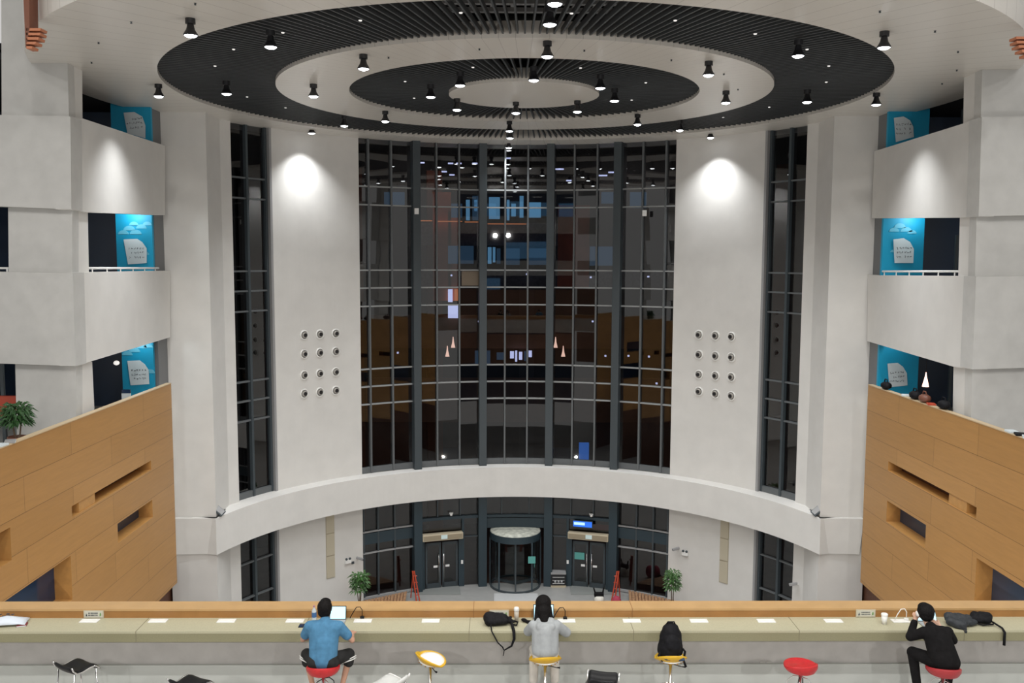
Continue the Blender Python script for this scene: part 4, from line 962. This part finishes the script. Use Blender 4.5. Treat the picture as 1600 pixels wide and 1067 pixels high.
# ================================================================== PEOPLE
def blob(name, parts, m, parent, voxel=.012, sm=4):
    b = MB()
    for q in parts:
        if q[0] == 'b': _, c, r = q; b.ball(c, *(r if isinstance(r, tuple) else (r,)), sub=3)
        else:
            _, a, c, ra, rc = q; a = Vector(a); c = Vector(c)
            b.ball(a, ra, sub=3); b.ball(c, rc, sub=3); n = 4
            b.tube([a.lerp(c, k/n) for k in range(n+1)], [ra+(rc-ra)*k/n for k in range(n+1)], 16)
    o = b.build(name, m, parent, smooth=True)
    md = o.modifiers.new('remesh', 'REMESH'); md.mode = 'VOXEL'; md.voxel_size = voxel; md.use_smooth_shade = True
    md = o.modifiers.new('smooth', 'SMOOTH'); md.factor = .5; md.iterations = sm
    return o
def hand(parts, w, d, side, curl=.3, up=Vector((0, 0, 1))):
    """palm at w pointing along d, thumb on the given side"""
    d = Vector(d).normalized(); sd = d.cross(up).normalized(); nrm = sd.cross(d)
    w = Vector(w); pe = w+d*.075
    for k in (-.024, 0, .024): parts.append(('c', w+sd*k*.7, pe+sd*k, .017, .014))
    for k, L in ((-.03, .062), (-.01, .075), (.011, .07), (.03, .055)):
        a = pe+sd*k; c = a+d*L*.5-nrm*curl*.01; e = c+(d*.8-nrm*curl).normalized()*L*.5
        parts.append(('c', a, c, .0095, .0088)); parts.append(('c', c, e, .0088, .0072))
    a = w+sd*side*.026+d*.02; c = a+sd*side*.03+d*.03; e = c+d*.028
    parts.append(('c', a, c, .012, .0105)); parts.append(('c', c, e, .0105, .008))
def head(parts, c, turn=0, r=.092):
    c = Vector(c); parts += [('b', c, (r*.84, r*.98, r*1.18)), ('b', c+Vector((0, .025, -.055)), (r*.66, r*.72, r*.66))]
    for k in (-1, 1): parts += [('b', c+Vector((k*r*.86, .0, -.015)), (.012, .02, .032))]
    f = c+Vector((0, r*.95, 0)); parts += [('b', f+Vector((0, .012, -.02)), (.012, .02, .02)), ('b', f+Vector((0, -.006, -.06)), (.024, .012, .008))]
    for k in (-1, 1): parts += [('b', f+Vector((k*.03, -.012, .008)), (.012, .008, .008))]

# --- man in blue
t = thing('person', MAN, 'person in blue T-shirt seated on a red stool, typing on a laptop', 'person')
H = Vector((-.015, .25, 1.465)); C0 = 1.0
pts = [('c', (0, .04, .86), (0, .12, 1.18), .10, .10), ('c', (0, .12, 1.18), (0, .18, 1.32), .10, .06), ('c', (0, .18, 1.31), H+Vector((0, -.01, -.06)), .055, .052)]
head(pts, H)
arms = (((-.19, .12, 1.27), (-.30, .20, 1.06), (-.10, .47, 1.03), 1), ((.19, .12, 1.27), (.35, .17, 1.06), (.31, .42, 1.04), -1))
for sh, el, wr_, sd in arms: pts += [('c', sh, el, .047, .036), ('c', el, wr_, .036, .024)]; hand(pts, wr_, (sd*.25, 1, 0), -sd if sd > 0 else 1)
for k in (-1, 1):
    pts += [('c', (k*.1, .03, .85), (k*.29, .33, .80), .075, .055), ('c', (k*.29, .33, .80), (k*.20, .26, .42), .052, .034), ('c', (k*.20, .26, .42), (k*.21, .22, .36), .034, .03), ('c', (k*.21, .22, .34), (k*.23, .38, .31), .03, .026)]
blob('body', pts, skin, t, .009, 3)
sp = [('c', (0, .0, .87), (0, .06, 1.10), .135, .14), ('c', (-.07, .01, .88), (-.09, .1, 1.24), .11, .11), ('c', (.07, .01, .88), (.09, .1, 1.24), .11, .11), ('c', (-.09, .11, 1.24), (.09, .11, 1.24), .105, .105), ('c', (0, .08, 1.15), (0, .12, 1.25), .13, .12), ('c', (0, .15, 1.28), (0, .18, 1.33), .10, .066)]
for sh, el, wr_, sd in arms:
    sh = Vector(sh); el = Vector(el); sp += [('c', (0, .12, 1.27), sh, .09, .075), ('c', sh, sh.lerp(el, .62), .073, .066)]
blob('shirt', sp, denimshirt, t, .011, 3)
sp = []
for k in (-1, 1): sp += [('c', (k*.08, .02, .85), (k*.28, .32, .805), .105, .078), ('c', (k*.28, .32, .80), (k*.275, .31, .70), .075, .07)]
blob('shorts', sp+[('c', (-.1, .0, .85), (.1, .0, .85), .11, .11)], shorts, t, .012, 3)
for k in (-1, 1):
    for dz in (0, .028): MB().tube([(k*.17, .045, .80-dz), (k*.24, .165, .79-dz), (k*.30, .225, .785-dz), (k*.345, .27, .785-dz), (k*.372, .32, .785-dz)], .0085, 6).build('stripe', stripe, t, smooth=True)
hp = [('b', H+Vector((0, -.018, .018)), (.098, .104, .106)), ('b', H+Vector((0, -.045, -.035)), (.088, .068, .078)), ('b', H+Vector((0, .05, .06)), (.075, .05, .06))]
blob('hair', hp, hairm, t, .008, 2)
for k in (-1, 1): blob('shoe', [('c', (k*.21, .24, .31), (k*.235, .42, .30), .042, .036)], white_pl, t, .01, 2)

# --- person in grey hoodie
t = thing('person', GIRL, 'person with long black hair in grey hoodie and beige trousers, seated on a yellow stool', 'person')
H = Vector((-.02, .25, 1.43)); pts = [('c', (0, .05, .84), (0, .15, 1.2), .08, .08), ('c', (0, .19, 1.2), H+Vector((0, -.01, -.06)), .05, .045)]; head(pts, H, r=.086)
arms = (((-.15, .12, 1.19), (-.22, .26, 1.05), (-.10, .46, 1.04), 1), ((.15, .12, 1.19), (.29, .22, 1.05), (.17, .47, 1.04), -1))
for sh, el, wr_, sd in arms: pts += [('c', sh, el, .04, .032), ('c', el, wr_, .032, .022)]; hand(pts, wr_, (sd*.35, 1, 0), -1 if sd > 0 else 1)
for k in (-1, 1): pts += [('c', (k*.09, .03, .83), (k*.13, .30, .78), .07, .05), ('c', (k*.13, .30, .78), (k*.14, .27, .35), .045, .032), ('c', (k*.14, .27, .32), (k*.15, .40, .30), .03, .026)]
blob('body', pts, skin2, t, .009, 3)
sp = [('c', (0, .03, .90), (0, .08, 1.13), .145, .14), ('c', (-.06, .03, .89), (-.075, .1, 1.15), .12, .105), ('c', (.06, .03, .89), (.075, .1, 1.15), .12, .105), ('c', (0, .10, 1.16), (0, .15, 1.24), .12, .08),
      ('c', (-.07, .04, 1.20), (.07, .04, 1.20), .062, .062), ('c', (-.04, .0, 1.13), (.04, .0, 1.13), .055, .055), ('c', (-.08, .12, 1.25), (.08, .12, 1.25), .05, .05)]
for sh, el, wr_, sd in arms:
    sh = Vector(sh); el = Vector(el); w_ = Vector(wr_); sp += [('c', (0, .12, 1.19), sh, .08, .072), ('c', sh, el, .073, .066), ('c', el, el.lerp(w_, .85), .062, .042)]
blob('hoodie', sp, hood, t, .011, 3)
sp = []
for k in (-1, 1): sp += [('c', (k*.08, .02, .83), (k*.135, .30, .78), .09, .072), ('c', (k*.135, .30, .78), (k*.145, .27, .36), .068, .06)]
blob('trousers', sp, beigecloth, t, .012, 3)
hp = [('b', H+Vector((0, -.015, .02)), (.108, .108, .115)), ('b', H+Vector((0, -.05, -.05)), (.115, .085, .10)), ('c', H+Vector((0, -.08, -.06)), H+Vector((.01, -.16, -.16)), .095, .05), ('c', H+Vector((-.07, -.05, -.06)), H+Vector((-.12, -.16, -.21)), .045, .013),
      ('c', H+Vector((.07, -.05, -.06)), H+Vector((.135, -.16, -.22)), .045, .013), ('c', H+Vector((.04, -.12, -.14)), H+Vector((.07, -.20, -.26)), .035, .012), ('c', H+Vector((-.04, -.12, -.14)), H+Vector((-.03, -.2, -.22)), .035, .016)]
blob('hair', hp, hairm, t, .008, 2)
for k in (-1, 1): blob('shoe', [('c', (k*.145, .28, .31), (k*.15, .43, .30), .042, .036)], blackcloth, t, .01, 2)

# --- person in black
t = thing('person', PB, 'person in black clothes on a red stool, hand raised to the ear', 'person')
H = Vector((-.125, .30, 1.405)); pts = [('c', (0, .05, .86), (-.05, .15, 1.2), .09, .08), ('c', (-.08, .2, 1.2), H+Vector((0, -.02, -.06)), .055, .05)]; head(pts, H, r=.09)
arms = (((-.20, .14, 1.20), (-.33, .26, 1.09), (-.235, .34, 1.30), 1), ((.10, .14, 1.20), (.22, .22, 1.06), (.10, .34, 1.19), -1))
for (sh, el, wr_, sd), d in zip(arms, ((.35, 0, 1), (-.6, .3, .4))): pts += [('c', sh, el, .045, .036), ('c', el, wr_, .036, .024)]; hand(pts, wr_, d, sd, .5, Vector((0, 1, 0)))
pts += [('c', (-.1, .03, .85), (-.27, .30, .86), .075, .055), ('c', (-.27, .30, .86), (-.22, .22, .40), .05, .034), ('c', (-.22, .22, .36), (-.23, .36, .34), .03, .026)]
pts += [('c', (.1, .03, .85), (.22, .28, .80), .075, .055), ('c', (.22, .28, .80), (.12, .12, .35), .05, .034), ('c', (.12, .12, .33), (.14, .26, .31), .03, .026)]
blob('body', pts, skin2, t, .009, 3)
sp = [('c', (0.0, .0, .88), (-.03, .07, 1.12), .155, .14), ('c', (.09, .0, .86), (.0, .1, 1.18), .12, .11), ('c', (-.08, 0, .88), (-.13, .1, 1.2), .10, .105), ('c', (-.13, .12, 1.18), (.03, .12, 1.18), .11, .11), ('c', (-.05, .08, 1.1), (-.05, .12, 1.18), .13, .12), ('c', (-.07, .15, 1.2), (-.10, .19, 1.26), .1, .066)]
for sh, el, wr_, sd in arms:
    sh = Vector(sh); el = Vector(el); w_ = Vector(wr_); sp += [('c', (-.05, .13, 1.18), sh, .09, .078), ('c', sh, el, .074, .06), ('c', el, el.lerp(w_, .8), .056, .045)]
blob('coat', sp, blackcloth, t, .011, 3)
sp = [('c', (-.1, .03, .86), (-.27, .30, .86), .1, .075), ('c', (-.27, .30, .86), (-.225, .22, .42), .07, .055), ('c', (.1, .03, .86), (.22, .28, .80), .1, .075), ('c', (.22, .28, .80), (.12, .12, .37), .07, .055)]
blob('trousers', sp, blackcloth, t, .012, 3)
hp = [('b', H+Vector((0, -.015, .02)), (.110, .108, .110)), ('b', H+Vector((0, -.05, -.03)), (.09, .068, .075)), ('b', H+Vector((0, .05, .06)), (.08, .05, .06))]
blob('hair', hp, hairm, t, .008, 2)
for x, y in ((-.225, .25), (.13, .15)): blob('shoe', [('c', (x, y, .33), (x-.01, y+.17, .31), .045, .038)], blackcloth, t, .01, 2)
for k in (-1, 1): MB().lathe([(0, 0), (.035, 0), (.04, .012), (.03, .03), (0, .03)], c=H+Vector((k*.085, .005, -.02)), seg=18, axis=(k, 0, 0)).build('headphone', white_pl, t, smooth=True)

# ================================================================== THINGS ON THE COUNTER
def laptop(px, py, label, tilt, w=.32, h=.21, rotz=0):
    p = onZ(px, py, ZT+.0); t = thing('laptop', (p.x, p.y, ZT+.001), label, 'laptop', rotz=rotz)
    MB().box(-w/2, -.11, 0, w/2, .11, .014).build('keyboard_base', frame_grey, t, bevel=.004)
    M = Matrix.Rotation(-tilt, 3, 'X'); c = Vector((0, .115, .01))
    lid_ = MB().obox(c+M @ Vector((0, 0, h/2)), (w, .01, h), M).build('lid', blackmetal, t, bevel=.004)
    MB().obox(c+M @ Vector((0, -.007, h/2)), (w-.02, .003, h-.02), M).build('display', screen, lid_); return t
laptop(525.5, 974, 'open laptop with a bright blank screen in front of the man in blue', .25, .235, .185)
laptop(850, 973, 'tablet computer with a lit screen hidden behind the long-haired head', .25, .29, .20)
laptop(1455, 977, 'laptop with a lit screen seen beside the neck of the person in black', .55, .28, .14)
p = onZ(471, 978, ZT); t = thing('smartphone', (p.x, p.y, ZT), 'black phone lying on the counter by the left elbow', 'phone'); MB().box(-.035, -.06, 0, .035, .06, .01).build('case', black_pl, t, bevel=.004); MB().box(-.03, -.055, .01, .03, .055, .012).build('glass', navy, t)
p = onZ(491, 970, ZT); t = thing('water_bottle', (p.x, p.y, ZT), 'clear plastic water bottle with a blue label left of the man', 'bottle')
MB().lathe([(0, 0), (.03, 0), (.033, .02), (.033, .15), (.012, .19), (.012, .2), (0, .2)], seg=18).build('body', mat('bottle_clear', (.5, .56, .6), .2), t, smooth=True)
MB().lathe([(.034, .06), (.0345, .07), (.0345, .12), (.034, .13)], seg=18).build('label_band', mat('label_blue', (.04, .12, .3), .5), t); MB().lathe([(0, .2), (.015, .2), (.015, .222), (0, .222)], seg=14).build('cap', mat('cap_red', (.4, .2, .25), .5), t)
p = onZ(807, 972, ZT); t = thing('tumbler', (p.x, p.y, ZT), 'tall pale travel cup between the black bag and the grey hoodie', 'cup')
MB().lathe([(0, 0), (.028, 0), (.034, .17), (0, .17)], seg=18).build('body', mat('cup_beige', (.5, .45, .38), .4), t, smooth=True); MB().lathe([(0, .17), (.038, .17), (.038, .2), (.03, .215), (0, .215)], seg=18).build('lid', white_pl, t)
p = onZ(1381.5, 975, ZT); t = thing('paper_cup', (p.x, p.y, ZT), 'white paper coffee cup left of the person in black', 'cup')
MB().lathe([(0, 0), (.03, 0), (.043, .13), (0, .13)], seg=20).build('body', white_pl, t, smooth=True); MB().lathe([(0, .13), (.047, .13), (.045, .15), (.035, .155), (0, .152)], seg=20).build('lid', mat('lid_white', (.85, .85, .83), .3), t)
def charger(px, py, side, label):
    p = onZ(px, py, ZT+.015); t = thing('charger', (p.x, p.y, ZT+.017), label, 'charger')
    MB().box(-.028, -.02, 0, .028, .02, .03).build('plug', white_pl if px > 1300 else black_pl, t, bevel=.004)
    MB().tube([(0, 0, .03), (0, 0, .12), (-.03*1, 0, .165), (-.08, -.0, .16), (-.13, -.0, .08), (-.17, -.02, .01)], .006, 6).build('cord', black_pl if px < 1300 else white_pl, t, smooth=True)
charger(566, 966, -1, 'black charger with a looping cord right of the laptop'); charger(883, 967, -1, 'black charger with a looping cord right of the grey hoodie'); charger(1416, 969, 1, 'white charger with thin cord left of the person in black')
t = thing('pouch', (onZ(819, 972, ZT).x, onZ(819, 972, ZT).y, ZT+.02), 'small dark pouch on the counter by the grey sleeve', 'pouch', rotz=-.6); MB().ball((0, 0, 0.01), .05, .03, .025).build('body', blackcloth, t, smooth=True); MB().tube([(.03, 0, 0), (.1, 0, .0)], [.02, .03], 8).build('flap', blackcloth, t)

def bagmesh(name, parts, m, parent, wob=.02, vox=.012):
    o = blob(name, parts, m, parent, vox, 3)
    tx = bpy.data.textures.new(name, 'CLOUDS'); tx.noise_scale = .08
    md = o.modifiers.new('wob', 'DISPLACE'); md.texture = tx; md.strength = wob; md.mid_level = .5; return o
p = onZ(780, 976, ZT); t = thing('backpack', (p.x, p.y, ZT), 'black backpack lying on the counter with straps hanging over the edge', 'backpack')
bagmesh('body', [('c', (-.14, .04, .085), (.06, .03, .075), .085, .07), ('c', (-.14, -.03, .06), (.08, -.03, .06), .065, .05), ('c', (.06, .02, .06), (.2, .02, .035), .05, .025), ('c', (.08, .06, .05), (.16, .05, .09), .03, .02)], blackbag, t, .025)
bz = p.y-YE
MB().tube([(-.12, -.10, .05), (-.10, -bz-.02, .0), (-.02, -bz-.03, -.15), (.05, -bz-.03, -.22), (.06, -bz-.03, -.25)], .010, 6).build('strap', blackbag, t, smooth=True)
MB().tube([(.17, -.02, .04), (.2, -bz-.02, .01), (.205, -bz-.03, -.1), (.17, -bz-.03, -.2), (.07, -bz-.03, -.26), (.055, -bz-.03, -.34)], [.02, .022, .02, .014, .008, .006], 8).build('strap', blackbag, t, smooth=True)
MB().tube([(.17, .04, .05), (.26, .02, .03), (.24, -.06, .02), (.19, -.05, .02)], .012, 6).build('handle', blackbag, t, smooth=True)
# backpack on stool
p = seat_at(1048, 1030, ZG+.72); t = thing('backpack', (p.x, p.y, ZG+.75), 'upright black backpack on a yellow stool', 'backpack')
bagmesh('body', [('c', (-.02, .0, .12), (0, .03, .34), .155, .12), ('c', (-.1, 0, .1), (-.06, .03, .3), .085, .08), ('c', (.08, 0, .1), (.06, .03, .3), .085, .08), ('b', (0, -.08, .2), (.12, .08, .14))], blackbag, t, .02)
MB().tube([(-.06, .05, .43), (-.04, .03, .475), (.04, .03, .475), (.06, .05, .43)], .011, 8).build('handle', blackbag, t, smooth=True)
bagmesh('lining', [('c', (-.09, -.14, .05), (.12, -.13, .04), .035, .035)], bluecloth, t, .03, .01)
MB().tube([(-.13, -.05, .12), (-.17, -.06, .05), (-.12, -.1, -.01)], .022, 8).build('strap', blackbag, t, smooth=True); MB().tube([(.15, -.03, .13), (.18, -.05, .1), (.16, -.06, -.02), (.19, -.08, -.1)], .016, 8).build('strap', blackbag, t, smooth=True)
# coat and bag at the right
p = onZ(1535, 974, ZT); t = thing('backpack', (p.x, p.y, ZT), 'black backpack on the counter at the right with a strap hanging down', 'backpack')
bagmesh('body', [('c', (-.08, .05, .08), (.08, .04, .075), .075, .075), ('c', (-.16, .03, .06), (.06, -.03, .06), .055, .06)], blackbag, t, .03)
bz = p.y-YE
MB().tube([(.1, -.04, .05), (.15, -bz-.0, .03), (.17, -bz-.03, -.02), (.17, -bz-.03, -.2)], [.012, .014, .018, .02], 8).build('strap', blackbag, t, smooth=True); MB().tube([(-.15, -.04, .03), (-.05, -.11, .02), (.1, -.1, .03)], .012, 6).build('strap', blackbag, t, smooth=True)
p = onZ(1502, 978, ZT); t = thing('jacket', (p.x, p.y, ZT), 'charcoal jacket heaped between the person in black and the right backpack', 'jacket')
bagmesh('cloth', [('c', (-.14, .08, .09), (.12, .08, .08), .07, .06), ('c', (-.16, .0, .07), (-.05, -.1, .05), .06, .06), ('c', (-.1, -.03, .05), (.1, -.02, .05), .06, .05), ('c', (-.02, -.06, .03), (-.02, -.12, -.02), .05, .04), ('c', (.05, .0, .06), (.2, .02, .04), .05, .04)], greybag, t, .04)
# papers at the left end
p = onZ(16, 975, ZT); t = thing('plastic_bag', (p.x, p.y, ZT), 'white plastic bag of papers with black markings at the left end of the counter', 'bag', rotz=.2)
b = MB(); rows = []
for i in range(9):
    row = []
    for j in range(7):
        x = -.3+i*.065; y = -.12+j*.04; h = .05*sin(PI*min(1, max(0, (i+.5)/9)))*sin(PI*(j+.5)/7)*2+.02*noise.noise(Vector((x*9, y*14, 1)))
        row.append(b.b.verts.new((x, y+.0, max(.004, h+.015))))
    rows.append(row)
for r, q in zip(rows, rows[1:]):
    for k in range(6): b.b.faces.new((r[k], r[k+1], q[k+1], q[k]))
b.build('sheet', mat('bag_white', (.62, .68, .75), .4), t, smooth=True, solid=.008)
b = MB(); random.seed(5)
for k in range(12):
    x = -.22+random.random()*.24; y = random.random()*.1-.0; b.tube([(x, y, .105), (x+random.uniform(-.03, .03), y+.02, .11), (x+random.uniform(-.03, .03), y+.04, .1)], .005, 5)
b.build('markings', ink, t)
p = onZ(34, 977, ZT); t = thing('notebook', (p.x, p.y, ZT), 'dark red notebook half under the white plastic bag', 'notebook', rotz=.3)
MB().box(-.06, -.06, 0, .07, .06, .018).build('cover', mat('maroon', (.22, .04, .04), .5), t, bevel=.004); MB().box(-.055, -.062, .004, .066, .055, .014).build('pages', paper, t)
bpy.context.view_layer.update()
